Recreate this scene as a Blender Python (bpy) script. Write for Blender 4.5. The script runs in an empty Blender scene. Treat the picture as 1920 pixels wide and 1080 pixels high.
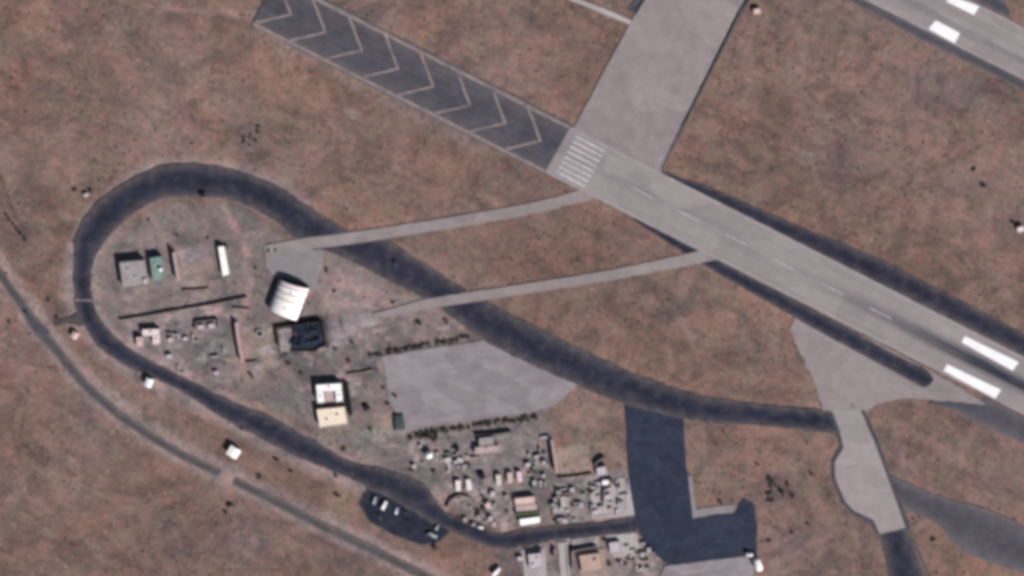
import bpy, bmesh, math, random
import numpy as np
from mathutils import Vector, Matrix

random.seed(11)
RNG = np.random.default_rng(11)
scene = bpy.context.scene
COL = scene.collection

# ------------------------------------------------------------------ camera
W_PX, H_PX = 1920.0, 1080.0
MPP = 0.46                      # metres per photo pixel at the scene centre
DIST = 3000.0
TILT = math.radians(17.0)       # the satellite looks from the north, 17 degrees off straight down
cam_d = bpy.data.cameras.new('camera')
cam = bpy.data.objects.new('camera', cam_d)
COL.objects.link(cam)
cam.location = (0, DIST * math.sin(TILT), DIST * math.cos(TILT))
cam.rotation_euler = (-TILT, 0, 0)
cam_d.sensor_fit = 'HORIZONTAL'
cam_d.sensor_width = 36.0
cam_d.lens = 36.0 * DIST / (W_PX * MPP)
cam_d.clip_start = 10
cam_d.clip_end = 30000
scene.camera = cam

# ------------------------------------------------------------------ sky, sun, exposure
SUN_EL = math.radians(36)
SH = Vector((-0.66, 0.75)).normalized()          # the way shadows fall on the ground
world = bpy.data.worlds.new('World')
scene.world = world
world.use_nodes = True
nt = world.node_tree
for n in list(nt.nodes): nt.nodes.remove(n)
sky = nt.nodes.new('ShaderNodeTexSky'); sky.sky_type = 'NISHITA'; sky.sun_disc = False
sky.sun_elevation = SUN_EL
sky.sun_rotation = math.atan2(-SH.x, -SH.y)
bg = nt.nodes.new('ShaderNodeBackground'); bg.inputs['Strength'].default_value = 0.05
out = nt.nodes.new('ShaderNodeOutputWorld')
nt.links.new(sky.outputs[0], bg.inputs[0]); nt.links.new(bg.outputs[0], out.inputs[0])
sun_d = bpy.data.lights.new('sun', 'SUN'); sun_d.energy = 4.9; sun_d.angle = math.radians(0.5)
sun_d.color = (1.0, 0.95, 0.90)
sun = bpy.data.objects.new('sun', sun_d); COL.objects.link(sun)
ldir = Vector((SH.x * math.cos(SUN_EL), SH.y * math.cos(SUN_EL), -math.sin(SUN_EL)))
sun.rotation_euler = ldir.to_track_quat('-Z', 'Y').to_euler()
sun.location = (0, 0, 300)
vs = scene.view_settings
vs.view_transform = 'Standard'; vs.look = 'None'; vs.gamma = 1.0; vs.use_curve_mapping = False
vs.exposure = 0.3
# optical resolution of the satellite sensor
scene.render.engine = 'CYCLES'
scene.cycles.pixel_filter_type = 'BLACKMAN_HARRIS'
scene.cycles.filter_width = 4.2

# ------------------------------------------------------------------ survey: photo pixel -> place on the ground
def P(px, py, z=0.0):
    u = (px - 960.0) * MPP; v = (540.0 - py) * MPP
    st, ct = math.sin(TILT), math.cos(TILT)
    o = Vector((0, DIST * st, DIST * ct))
    d = Vector((u, v * ct - DIST * st, -v * st * -1 - DIST * ct))
    # camera axes: right=(1,0,0) up=(0,ct,-... ) -> rotation about X by -TILT
    d = Vector((1, 0, 0)) * u + Vector((0, ct, -st)) * v + Vector((0, -st, -ct)) * DIST
    t = (z - o.z) / d.z
    p = o + d * t
    return Vector((p.x, p.y, z))
def P2(px, py, z=0.0):
    p = P(px, py, z); return (p.x, p.y)

# ------------------------------------------------------------------ numpy noise
def vnoise(x, y, scale, seed):
    r = np.random.default_rng(seed); g = r.random((256, 256))
    xs = x / scale; ys = y / scale
    xi = np.floor(xs).astype(int); yi = np.floor(ys).astype(int)
    fx = xs - xi; fy = ys - yi
    fx = fx * fx * (3 - 2 * fx); fy = fy * fy * (3 - 2 * fy)
    a = g[xi % 256, yi % 256]; b = g[(xi + 1) % 256, yi % 256]
    c = g[xi % 256, (yi + 1) % 256]; d = g[(xi + 1) % 256, (yi + 1) % 256]
    return (a * (1 - fx) + b * fx) * (1 - fy) + (c * (1 - fx) + d * fx) * fy
def fbm(x, y, scale, seed, octaves=4):
    s = 0; amp = 1; tot = 0
    for k in range(octaves):
        s = s + amp * vnoise(x, y, scale / 2 ** k, seed + k * 17); tot += amp; amp *= 0.55
    return s / tot

# ------------------------------------------------------------------ materials
MATS = {}
def new_mat(name):
    m = bpy.data.materials.new(name); m.use_nodes = True
    t = m.node_tree
    b = t.nodes['Principled BSDF']
    MATS[name] = m
    return m, t, b
def N(t, typ, **kw):
    n = t.nodes.new(typ)
    for k, v in kw.items(): setattr(n, k, v)
    return n
def mixrgb(t, fac, a, b, blend='MIX'):
    n = N(t, 'ShaderNodeMix', data_type='RGBA', blend_type=blend)
    for sock, val in ((n.inputs[0], fac), (n.inputs[6], a), (n.inputs[7], b)):
        if hasattr(val, 'is_linked') or isinstance(val, bpy.types.NodeSocket): t.links.new(val, sock)
        elif isinstance(val, (int, float)): sock.default_value = val
        else: sock.default_value = (*val, 1)
    return n.outputs[2]
def mathn(t, op, a, b=0.0, c=0.0, clamp=False):
    n = N(t, 'ShaderNodeMath', operation=op, use_clamp=clamp)
    for i, v in enumerate((a, b, c)):
        if isinstance(v, bpy.types.NodeSocket): t.links.new(v, n.inputs[i])
        else: n.inputs[i].default_value = v
    return n.outputs[0]
def maprange(t, v, a, b, c=0.0, d=1.0):
    n = N(t, 'ShaderNodeMapRange'); t.links.new(v, n.inputs[0])
    for i, x in enumerate((a, b, c, d)): n.inputs[i + 1].default_value = x
    return n.outputs[0]
def noise(t, scale, detail=3, rough=0.55, vec=None, dist=0.0):
    n = N(t, 'ShaderNodeTexNoise'); n.inputs['Scale'].default_value = scale
    n.inputs['Detail'].default_value = detail; n.inputs['Roughness'].default_value = rough
    n.inputs['Distortion'].default_value = dist
    if vec is None: vec = world_pos(t)
    t.links.new(vec, n.inputs['Vector'])
    return n.outputs['Fac']
def world_pos(t):
    g = N(t, 'ShaderNodeNewGeometry'); return g.outputs['Position']
def rot_pos(t, ang, sx=1.0, sy=1.0):
    mp = N(t, 'ShaderNodeMapping'); mp.vector_type = 'TEXTURE'
    mp.inputs['Rotation'].default_value = (0, 0, ang)
    mp.inputs['Scale'].default_value = (sx, sy, 1)
    t.links.new(world_pos(t), mp.inputs['Vector'])
    return mp.outputs['Vector']

def plain(name, col, var=0.15, scale=0.6, rough=0.85, spec=0.2, metallic=0.0, dirt=None, dirt_amt=0.35, bump=0.0):
    m, t, b = new_mat(name)
    f = noise(t, scale, 4, 0.6)
    lo = tuple(c * (1 - var) for c in col); hi = tuple(min(1, c * (1 + var)) for c in col)
    c = mixrgb(t, maprange(t, f, 0.3, 0.7), lo, hi)
    if dirt:
        f2 = noise(t, scale * 0.35, 4, 0.65)
        c = mixrgb(t, maprange(t, f2, 0.48, 0.68, 0, dirt_amt), c, dirt)
    t.links.new(c, b.inputs['Base Color'])
    b.inputs['Roughness'].default_value = rough; b.inputs['Specular IOR Level'].default_value = spec
    b.inputs['Metallic'].default_value = metallic
    if bump:
        bn = N(t, 'ShaderNodeBump'); bn.inputs['Strength'].default_value = bump; bn.inputs['Distance'].default_value = 0.3
        t.links.new(noise(t, scale * 3, 4), bn.inputs['Height']); t.links.new(bn.outputs[0], b.inputs['Normal'])
    return m

def pavement(name, col, dust, var=0.2, streak_ang=None, edge_amt=0.8, spec=0.15, scale=0.09, dust_amt=0.3):
    m, t, b = new_mat(name)
    f1 = noise(t, scale, 4, 0.6)
    f2 = noise(t, scale * 6, 3, 0.6)
    lo = tuple(c * (1 - var) for c in col); hi = tuple(c * (1 + var) for c in col)
    c = mixrgb(t, maprange(t, f1, 0.3, 0.7), lo, hi)
    c = mixrgb(t, maprange(t, f2, 0.35, 0.75, 0, 0.35), c, tuple(x * 1.35 for x in col))
    if streak_ang is not None:
        f3 = noise(t, 0.25, 3, 0.6, rot_pos(t, streak_ang, 16.0, 1.0))
        c = mixrgb(t, maprange(t, f3, 0.45, 0.7, 0, 0.45), c, tuple(x * 0.72 for x in col))
        f4 = noise(t, 0.4, 2, 0.6, rot_pos(t, streak_ang, 22.0, 1.0))
        c = mixrgb(t, maprange(t, f4, 0.5, 0.72, 0, 0.35), c, dust)
    # patch repairs: square-edged areas laid at different times
    vo = N(t, 'ShaderNodeTexVoronoi', feature='F1', distance='CHEBYCHEV'); vo.inputs['Scale'].default_value = 0.055
    t.links.new(rot_pos(t, RW_ANG, 2.2, 1.0), vo.inputs['Vector'])
    sep = N(t, 'ShaderNodeSeparateColor'); t.links.new(vo.outputs['Color'], sep.inputs[0])
    c = mixrgb(t, 1.0, c, mixrgb(t, sep.outputs[0], (0.90, 0.90, 0.90), (1.09, 1.08, 1.07)), 'MULTIPLY')
    fs_ = noise(t, 0.14, 4, 0.7, dist=1.2)
    c = mixrgb(t, maprange(t, fs_, 0.60, 0.72, 0, 0.45), c, tuple(x * 0.6 for x in col))
    fd = noise(t, scale * 1.7, 5, 0.65)
    c = mixrgb(t, maprange(t, fd, 0.5, 0.75, 0, dust_amt), c, dust)
    at = N(t, 'ShaderNodeAttribute', attribute_name='edge')
    e = mathn(t, 'POWER', at.outputs['Fac'], 2.2)
    e2 = mathn(t, 'MULTIPLY', e, maprange(t, noise(t, 0.12, 4, 0.6), 0.25, 0.7, 0.25, 1.1), clamp=True)
    c = mixrgb(t, mathn(t, 'MULTIPLY', e2, edge_amt), c, dust)
    ar = N(t, 'ShaderNodeAttribute', attribute_name='rubber')
    r = mathn(t, 'MULTIPLY', ar.outputs['Fac'], maprange(t, noise(t, 0.35, 3, 0.6, rot_pos(t, RW_ANG, 14.0, 1.0)), 0.25, 0.6, 0.72, 1.0), clamp=True)
    c = mixrgb(t, r, c, (0.022, 0.028, 0.045))
    t.links.new(c, b.inputs['Base Color'])
    b.inputs['Roughness'].default_value = 0.92; b.inputs['Specular IOR Level'].default_value = spec
    return m

pa, pb = P(884, 202), P(1840, 700)
RW_ANG = math.atan2(pb.y - pa.y, pb.x - pa.x)

DUST = (0.235, 0.180, 0.180)
plain('white_roof', (0.86, 0.85, 0.84), 0.05, 0.4, 0.6, 0.3, dirt=(0.62, 0.52, 0.50), dirt_amt=0.3)
plain('white_paint', (0.84, 0.82, 0.82), 0.06, 1.0, 0.5, 0.4, dirt=(0.55, 0.48, 0.46), dirt_amt=0.25)
plain('hangar_steel', (0.85, 0.82, 0.80), 0.05, 0.25, 0.62, 0.3, dirt=(0.60, 0.50, 0.48), dirt_amt=0.45)
plain('hangar_pink', (0.74, 0.62, 0.64), 0.1, 0.25, 0.62, 0.3, dirt=(0.50, 0.40, 0.41), dirt_amt=0.6)
plain('hangar_cream', (0.80, 0.74, 0.68), 0.08, 0.25, 0.62, 0.3, dirt=(0.52, 0.43, 0.39), dirt_amt=0.6)
plain('seam_steel', (0.24, 0.19, 0.18), 0.15, 0.5, 0.6)
plain('cream_roof', (0.72, 0.62, 0.51), 0.10, 0.4, 0.8, dirt=(0.66, 0.50, 0.45), dirt_amt=0.5)
plain('grey_roof', (0.30, 0.265, 0.275), 0.16, 0.35, 0.9, dirt=(0.22, 0.20, 0.20), dirt_amt=0.6)
plain('pink_roof', (0.42, 0.31, 0.31), 0.15, 0.4, 0.9, dirt=(0.30, 0.24, 0.24), dirt_amt=0.5)
plain('salmon_roof', (0.58, 0.42, 0.40), 0.12, 0.4, 0.85, dirt=(0.45, 0.32, 0.30), dirt_amt=0.4)
plain('pale_pink_roof', (0.66, 0.56, 0.57), 0.10, 0.5, 0.85, dirt=(0.50, 0.42, 0.42), dirt_amt=0.4)
plain('tan_roof', (0.40, 0.285, 0.25), 0.14, 0.4, 0.9, dirt=(0.30, 0.22, 0.2), dirt_amt=0.5)
plain('teal_roof', (0.16, 0.235, 0.215), 0.18, 0.4, 0.75, dirt=(0.28, 0.30, 0.29), dirt_amt=0.5)
plain('green_roof', (0.06, 0.075, 0.04), 0.2, 0.5, 0.85)
plain('tar', (0.012, 0.014, 0.017), 0.3, 0.6, 0.9, 0.1)
plain('shaded_black_steel', (0.012, 0.013, 0.016), 0.25, 0.7, 0.7, 0.2)  # shade of the hangar's north end put into the steel colour
plain('navy_sheet', (0.016, 0.022, 0.045), 0.5, 0.25, 0.9, 0.1, dirt=(0.045, 0.05, 0.075), dirt_amt=0.7)
plain('teal_sheet', (0.010, 0.019, 0.028), 0.4, 0.3, 0.75, 0.2)
plain('scorched_slab', (0.27, 0.235, 0.25), 0.2, 0.3, 0.95, 0.1, dirt=(0.09, 0.08, 0.09), dirt_amt=0.8)
plain('char', (0.016, 0.017, 0.024), 0.4, 0.3, 0.95, 0.1, dirt=(0.09, 0.08, 0.09), dirt_amt=0.6)
plain('wall_plaster', (0.33, 0.27, 0.25), 0.12, 0.6, 0.9, dirt=(0.22, 0.18, 0.17))
plain('wall_grey', (0.27, 0.25, 0.25), 0.12, 0.6, 0.9)
plain('blast_concrete', (0.40, 0.29, 0.29), 0.14, 0.4, 0.9, dirt=(0.28, 0.22, 0.22))
plain('earth_wall', (0.235, 0.18, 0.165), 0.2, 0.5, 0.95, dirt=(0.15, 0.12, 0.11), bump=0.5)
plain('dark_wall', (0.075, 0.062, 0.06), 0.25, 0.5, 0.95)
plain('concrete_block', (0.36, 0.33, 0.34), 0.15, 0.5, 0.9)
plain('pale_block', (0.44, 0.39, 0.42), 0.15, 0.6, 0.85)
plain('glass', (0.02, 0.03, 0.035), 0.1, 1.0, 0.15, 0.5)
plain('door_paint', (0.10, 0.11, 0.12), 0.15, 1.0, 0.6)
plain('unit_metal', (0.45, 0.45, 0.46), 0.1, 1.0, 0.5, metallic=0.3)
plain('tyre', (0.018, 0.018, 0.018), 0.2, 2.0, 0.9)
plain('rim', (0.3, 0.3, 0.31), 0.1, 2.0, 0.5, metallic=0.5)
plain('lilac_paint', (0.60, 0.56, 0.72), 0.08, 1.0, 0.4, 0.4)
plain('grey_paint', (0.34, 0.37, 0.40), 0.1, 1.0, 0.45, 0.4)
plain('dark_paint', (0.03, 0.035, 0.05), 0.2, 1.0, 0.5, 0.4)
plain('olive_canvas', (0.045, 0.062, 0.06), 0.25, 0.6, 0.9)
plain('bark', (0.07, 0.05, 0.04), 0.25, 3.0, 0.95)
plain('leaf_dark', (0.058, 0.056, 0.046), 0.35, 1.2, 0.9, 0.1)
plain('leaf_grey', (0.085, 0.077, 0.064), 0.35, 1.2, 0.9, 0.1)
plain('dry_scrub', (0.115, 0.095, 0.082), 0.3, 1.2, 0.95, 0.05)
plain('pole_metal', (0.25, 0.25, 0.26), 0.1, 1.0, 0.5, metallic=0.4)
plain('line_paint', (0.245, 0.190, 0.185), 0.22, 0.2, 0.9, dirt=(0.09, 0.085, 0.10), dirt_amt=0.85)
plain('bright_paint', (0.80, 0.79, 0.80), 0.05, 0.3, 0.8, dirt=(0.55, 0.48, 0.52), dirt_amt=0.25)
plain('worn_paint', (0.42, 0.40, 0.41), 0.2, 0.2, 0.85, dirt=(0.25, 0.22, 0.23), dirt_amt=0.6)
plain('pale_edge', (0.29, 0.255, 0.27), 0.12, 0.15, 0.9, dirt=(0.2, 0.17, 0.17), dirt_amt=0.4)

pavement('asphalt_haze_blue', (0.0215, 0.0235, 0.0400), (0.132, 0.112, 0.114), 0.35, edge_amt=0.8, dust_amt=0.3, spec=0.05, scale=0.07)  # blue cast of the haze mixed into the asphalt colour
pavement('asphalt_old', (0.058, 0.056, 0.072), (0.16, 0.14, 0.145), 0.2, edge_amt=0.8)
pavement('asphalt_overrun', (0.056, 0.056, 0.074), (0.140, 0.117, 0.117), 0.2, RW_ANG, edge_amt=0.6, dust_amt=0.35)
pavement('asphalt_apron', (0.0265, 0.0330, 0.0560), (0.085, 0.078, 0.090), 0.3, edge_amt=0.5, dust_amt=0.3, scale=0.10, spec=0.05)
pavement('road_old', (0.062, 0.057, 0.064), (0.20, 0.165, 0.16), 0.25, edge_amt=0.9, scale=0.05)
pavement('concrete_runway', (0.250, 0.226, 0.230), (0.24, 0.20, 0.20), 0.10, RW_ANG, edge_amt=0.3)
pavement('concrete_road', (0.228, 0.198, 0.204), (0.22, 0.18, 0.175), 0.14, edge_amt=0.6)
pavement('concrete_apron', (0.232, 0.207, 0.226), (0.185, 0.152, 0.160), 0.18, math.radians(8), edge_amt=0.5)
pavement('concrete_bay', (0.262, 0.232, 0.238), (0.25, 0.21, 0.205), 0.12, edge_amt=0.25, scale=0.12)
pavement('pad_grey', (0.205, 0.190, 0.200), (0.25, 0.205, 0.20), 0.16, edge_amt=0.5)
pavement('pad_pale', (0.345, 0.315, 0.325), (0.28, 0.235, 0.23), 0.14, edge_amt=0.5)
pavement('pad_tan', (0.275, 0.215, 0.190), (0.23, 0.17, 0.155), 0.14, edge_amt=0.5)
pavement('pad_pink', (0.38, 0.285, 0.285), (0.28, 0.21, 0.20), 0.16, edge_amt=0.5)

def ground_material():
    m, t, b = new_mat('desert_soil')
    at = N(t, 'ShaderNodeAttribute', attribute_name='soil')
    c = at.outputs['Color']
    f_mid = noise(t, 0.055, 5, 0.68, dist=0.8)
    f_fine = noise(t, 0.22, 4, 0.65)
    f_spk = noise(t, 0.30, 2, 0.5)
    f_big = noise(t, 0.02, 4, 0.6)
    c = mixrgb(t, maprange(t, f_big, 0.3, 0.7, 0, 1), c, mixrgb(t, 1.0, c, (0.92, 0.96, 0.97), 'MULTIPLY'))
    c = mixrgb(t, 1.0, c, mixrgb(t, maprange(t, f_mid, 0.28, 0.72), (0.72, 0.75, 0.78), (1.25, 1.20, 1.17)), 'MULTIPLY')
    c = mixrgb(t, 1.0, c, mixrgb(t, maprange(t, f_fine, 0.33, 0.67), (0.83, 0.83, 0.85), (1.15, 1.15, 1.15)), 'MULTIPLY')
    c = mixrgb(t, maprange(t, f_spk, 0.66, 0.76, 0, 0.6), c, (0.46, 0.34, 0.32))
    # pinkish clay against olive-grey silt, and long streaks blown and graded along the runway
    f_hue = noise(t, 0.045, 5, 0.7, dist=1.0)
    c = mixrgb(t, 1.0, c, mixrgb(t, maprange(t, f_hue, 0.36, 0.64), (1.08, 0.94, 0.97), (0.92, 1.00, 0.95)), 'MULTIPLY')
    f_str = noise(t, 0.16, 4, 0.65, rot_pos(t, RW_ANG, 7.0, 1.0), dist=0.4)
    c = mixrgb(t, 1.0, c, mixrgb(t, maprange(t, f_str, 0.3, 0.7), (0.86, 0.87, 0.89), (1.12, 1.10, 1.08)), 'MULTIPLY')
    f_blot = noise(t, 0.017, 6, 0.72, dist=1.8)
    c = mixrgb(t, maprange(t, f_blot, 0.45, 0.60, 0, 0.8), c, mixrgb(t, 1.0, c, (0.60, 0.64, 0.67), 'MULTIPLY'))
    # patches of dead grass and grey scrub litter
    f_veg = noise(t, 0.055, 5, 0.7, dist=1.0)
    c = mixrgb(t, maprange(t, f_veg, 0.56, 0.70, 0, 0.5), c, (0.145, 0.120, 0.112))
    t.links.new(c, b.inputs['Base Color'])
    b.inputs['Roughness'].default_value = 0.97; b.inputs['Specular IOR Level'].default_value = 0.08
    bn = N(t, 'ShaderNodeBump'); bn.inputs['Strength'].default_value = 0.5; bn.inputs['Distance'].default_value = 0.6
    t.links.new(noise(t, 0.45, 4, 0.6), bn.inputs['Height']); t.links.new(bn.outputs[0], b.inputs['Normal'])
    return m
ground_material()

# ------------------------------------------------------------------ mesh helpers
ORG = {}       # object -> world origin of its thing (translation only)
def tag(o, label=None, cat=None, group=None, kind=None):
    if label: o['label'] = label
    if cat: o['category'] = cat
    if group: o['group'] = group
    if kind: o['kind'] = kind
    return o
def empty(name, loc, label=None, cat=None, group=None, rz=0.0):
    o = bpy.data.objects.new(name, None); COL.objects.link(o)
    o.empty_display_size = 1.0
    o.location = loc; o.rotation_euler = (0, 0, rz)
    ORG[o.name] = Vector(loc) if rz == 0.0 else Vector((0, 0, 0))
    return tag(o, label, cat, group)

class MB:
    def __init__(s): s.v = []; s.f = []
    def add(s, vs_, fs):
        k = len(s.v); s.v += [tuple(p) for p in vs_]; s.f += [tuple(i + k for i in f) for f in fs]; return s
    def box(s, c, d, rz=0.0):
        cx, cy, cz = c; hx, hy, hz = d[0] / 2, d[1] / 2, d[2] / 2
        cs, sn = math.cos(rz), math.sin(rz); vs_ = []
        for z in (-hz, hz):
            for x, y in ((-hx, -hy), (hx, -hy), (hx, hy), (-hx, hy)):
                vs_.append((cx + x * cs - y * sn, cy + x * sn + y * cs, cz + z))
        return s.add(vs_, [(0, 3, 2, 1), (4, 5, 6, 7), (0, 1, 5, 4), (1, 2, 6, 5), (2, 3, 7, 6), (3, 0, 4, 7)])
    def prism(s, poly, z0, z1, bottom=True):
        if area(poly) < 0: poly = poly[::-1]
        n = len(poly)
        vs_ = [(p[0], p[1], z0) for p in poly] + [(p[0], p[1], z1) for p in poly]
        fs = [tuple(range(n, 2 * n))]
        if bottom: fs.append(tuple(range(n - 1, -1, -1)))
        fs += [(i, (i + 1) % n, n + (i + 1) % n, n + i) for i in range(n)]
        return s.add(vs_, fs)
    def ring(s, outer, inner, z0, z1):
        if area(outer) < 0: outer = outer[::-1]; inner = inner[::-1]
        n = len(outer); vs_ = []
        for z in (z0, z1):
            vs_ += [(p[0], p[1], z) for p in outer] + [(p[0], p[1], z) for p in inner]
        fs = []
        for i in range(n):
            j = (i + 1) % n
            fs += [(i, j, 2 * n + j, 2 * n + i), (n + j, n + i, 3 * n + i, 3 * n + j), (2 * n + i, 2 * n + j, 3 * n + j, 3 * n + i), (j, i, n + i, n + j)]
        return s.add(vs_, fs)
    def tube(s, a, b, r0, r1=None, n=10, caps=True):
        r1 = r0 if r1 is None else r1
        a = Vector(a); b = Vector(b); d = (b - a).normalized()
        u = d.orthogonal().normalized(); w = d.cross(u)
        vs_ = []
        for c, r in ((a, r0), (b, r1)):
            for i in range(n):
                t = 2 * math.pi * i / n; vs_.append(c + u * (r * math.cos(t)) + w * (r * math.sin(t)))
        fs = [(i, (i + 1) % n, n + (i + 1) % n, n + i) for i in range(n)]
        if caps: fs += [tuple(range(n - 1, -1, -1)), tuple(range(n, 2 * n))]
        return s.add(vs_, fs)
    def dome(s, c, r, rz=None, n=20, m=8, phi0=0.0):
        rz = r if rz is None else rz; vs_ = []; fs = []
        for j in range(m):
            ph = phi0 + (math.pi / 2 - phi0) * j / m
            for i in range(n):
                t = 2 * math.pi * i / n
                vs_.append((c[0] + r * math.cos(ph) * math.cos(t), c[1] + r * math.cos(ph) * math.sin(t), c[2] + rz * math.sin(ph)))
        vs_.append((c[0], c[1], c[2] + rz))
        for j in range(m - 1):
            for i in range(n): fs.append((j * n + i, j * n + (i + 1) % n, (j + 1) * n + (i + 1) % n, (j + 1) * n + i))
        for i in range(n): fs.append(((m - 1) * n + i, (m - 1) * n + (i + 1) % n, m * n))
        fs.append(tuple(range(n - 1, -1, -1)))
        return s.add(vs_, fs)
    def mesh(s, name, org=(0, 0, 0), smooth=False):
        me = bpy.data.meshes.new(name)
        o = Vector(org)
        me.from_pydata([(v[0] - o.x, v[1] - o.y, v[2] - o.z) for v in s.v], [], s.f); me.update()
        if smooth:
            for p in me.polygons: p.use_smooth = True
        return me
    def build(s, name, mat, parent=None, smooth=False, local=False):
        root = parent
        while root is not None and root.parent is not None: root = root.parent
        org = Vector((0, 0, 0)) if (root is None or local) else ORG.get(root.name, Vector((0, 0, 0)))
        me = s.mesh(name, org, smooth)
        me.materials.append(MATS[mat])
        o = bpy.data.objects.new(name, me); COL.objects.link(o)
        if parent is not None: o.parent = parent
        return o
def area(p):
    return 0.5 * sum(p[i][0] * p[(i + 1) % len(p)][1] - p[(i + 1) % len(p)][0] * p[i][1] for i in range(len(p)))
def centroid(p): return (sum(q[0] for q in p) / len(p), sum(q[1] for q in p) / len(p))
def shrink(poly, d):
    """offset a convex or gently concave polygon inwards by d"""
    if area(poly) < 0: poly = poly[::-1]
    n = len(poly); res = []
    for i in range(n):
        a = Vector(poly[i - 1]); b = Vector(poly[i]); c = Vector(poly[(i + 1) % n])
        e1 = (b - a).normalized(); e2 = (c - b).normalized()
        n1 = Vector((-e1.y, e1.x)); n2 = Vector((-e2.y, e2.x))
        k = max(0.3, 1 + n1.dot(n2)); q = b + (n1 + n2) * (d / k); res.append((q.x, q.y))
    return res
def lerp(a, b, t): return a + (b - a) * t
def quad_at(q, u, v):
    """bilinear point: q = TL, TR, BR, BL; u to the right, v downwards"""
    a = Vector(q[0]).lerp(Vector(q[1]), u); b = Vector(q[3]).lerp(Vector(q[2]), u); r = a.lerp(b, v); return (r.x, r.y)
def sub_quad(q, u0, u1, v0, v1):
    return [quad_at(q, u0, v0), quad_at(q, u1, v0), quad_at(q, u1, v1), quad_at(q, u0, v1)]
def copy_tree(o, parent=None):
    c = o.copy(); COL.objects.link(c)
    if parent is not None: c.parent = parent
    for ch in list(o.children): copy_tree(ch, c)
    return c

def catmull(pts, step=3.0):
    pts = [np.array(p, float) for p in pts]; n = len(pts); res = []
    for i in range(n - 1):
        p0 = pts[max(i - 1, 0)]; p1 = pts[i]; p2 = pts[i + 1]; p3 = pts[min(i + 2, n - 1)]
        k = max(2, int(np.linalg.norm((p2 - p1)[:2]) / step))
        for j in range(k):
            t = j / k
            res.append(0.5 * ((2 * p1) + (-p0 + p2) * t + (2 * p0 - 5 * p1 + 4 * p2 - p3) * t * t + (-p0 + 3 * p1 - 3 * p2 + p3) * t ** 3))
    res.append(pts[-1]); return np.array(res)

# ------------------------------------------------------------------ pavement builders (slabs proud of the soil)
def strip(name, left, right, mat, z, cross=9, jitter=0.35, thick=0.9, rubber=None, parent=None, kind='structure', dense=True):
    """a paved strip between two edges given in metres (arrays n x 2)"""
    L = np.array(left); R = np.array(right); n = len(L)
    if jitter:
        jl = (fbm(L[:, 0], L[:, 1], 6.0, 5, 3) - 0.5) * 2 * jitter; jr = (fbm(R[:, 0], R[:, 1], 6.0, 9, 3) - 0.5) * 2 * jitter
        w = R - L; w /= np.maximum(np.linalg.norm(w, axis=1, keepdims=True), 1e-6)
        L = L - w * jl[:, None]; R = R + w * jr[:, None]
    V = []; E = []; RB = []
    for i in range(n):
        for j in range(cross):
            u = j / (cross - 1); p = L[i] * (1 - u) + R[i] * u
            V.append((p[0], p[1], z)); E.append(abs(2 * u - 1)); RB.append(rubber(i / (n - 1), u) if rubber else 0.0)
    F = []
    for i in range(n - 1):
        for j in range(cross - 1):
            a = i * cross + j; F.append((a, a + cross, a + cross + 1, a + 1))
    k = len(V)
    border = [i * cross for i in range(n)] + [(n - 1) * cross + j for j in range(1, cross)] + [i * cross + cross - 1 for i in range(n - 2, -1, -1)] + [j for j in range(cross - 2, 0, -1)]
    for b in border: V.append((V[b][0], V[b][1], z - thick)); E.append(1.0); RB.append(0.0)
    m = len(border)
    for i in range(m): F.append((border[i], border[(i + 1) % m], k + (i + 1) % m, k + i))
    me = bpy.data.meshes.new(name); me.from_pydata(V, [], F); me.update()
    a = me.attributes.new('edge', 'FLOAT', 'POINT'); a.data.foreach_set('value', np.array(E, dtype=np.float32))
    if rubber:
        a = me.attributes.new('rubber', 'FLOAT', 'POINT'); a.data.foreach_set('value', np.array(RB, dtype=np.float32))
    bm = bmesh.new(); bm.from_mesh(me); bmesh.ops.recalc_face_normals(bm, faces=bm.faces); bm.to_mesh(me); bm.free()
    if me.polygons[0].normal.z < 0: me.flip_normals()
    me.materials.append(MATS[mat])
    o = bpy.data.objects.new(name, me); COL.objects.link(o)
    if parent: o.parent = parent
    elif kind: o['kind'] = kind
    return o
def pair_strip(name, pairs, mat, z, step=3.0, **kw):
    """pairs of photo edge points ((xl,yl),(xr,yr))"""
    A = catmull([(*P2(*a), *P2(*b)) for a, b in pairs], step)
    return strip(name, A[:, :2], A[:, 2:], mat, z, **kw)
def road(name, pts, mat, z, step=3.0, **kw):
    """centre line points (px, py, width in px)"""
    A = catmull([(*P2(p[0], p[1]), p[2] * MPP) for p in pts], step)
    d = np.gradient(A[:, :2], axis=0); d /= np.linalg.norm(d, axis=1, keepdims=True)
    nrm = np.stack([-d[:, 1], d[:, 0]], 1)
    return strip(name, A[:, :2] + nrm * A[:, 2:3] / 2, A[:, :2] - nrm * A[:, 2:3] / 2, mat, z, **kw)
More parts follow.
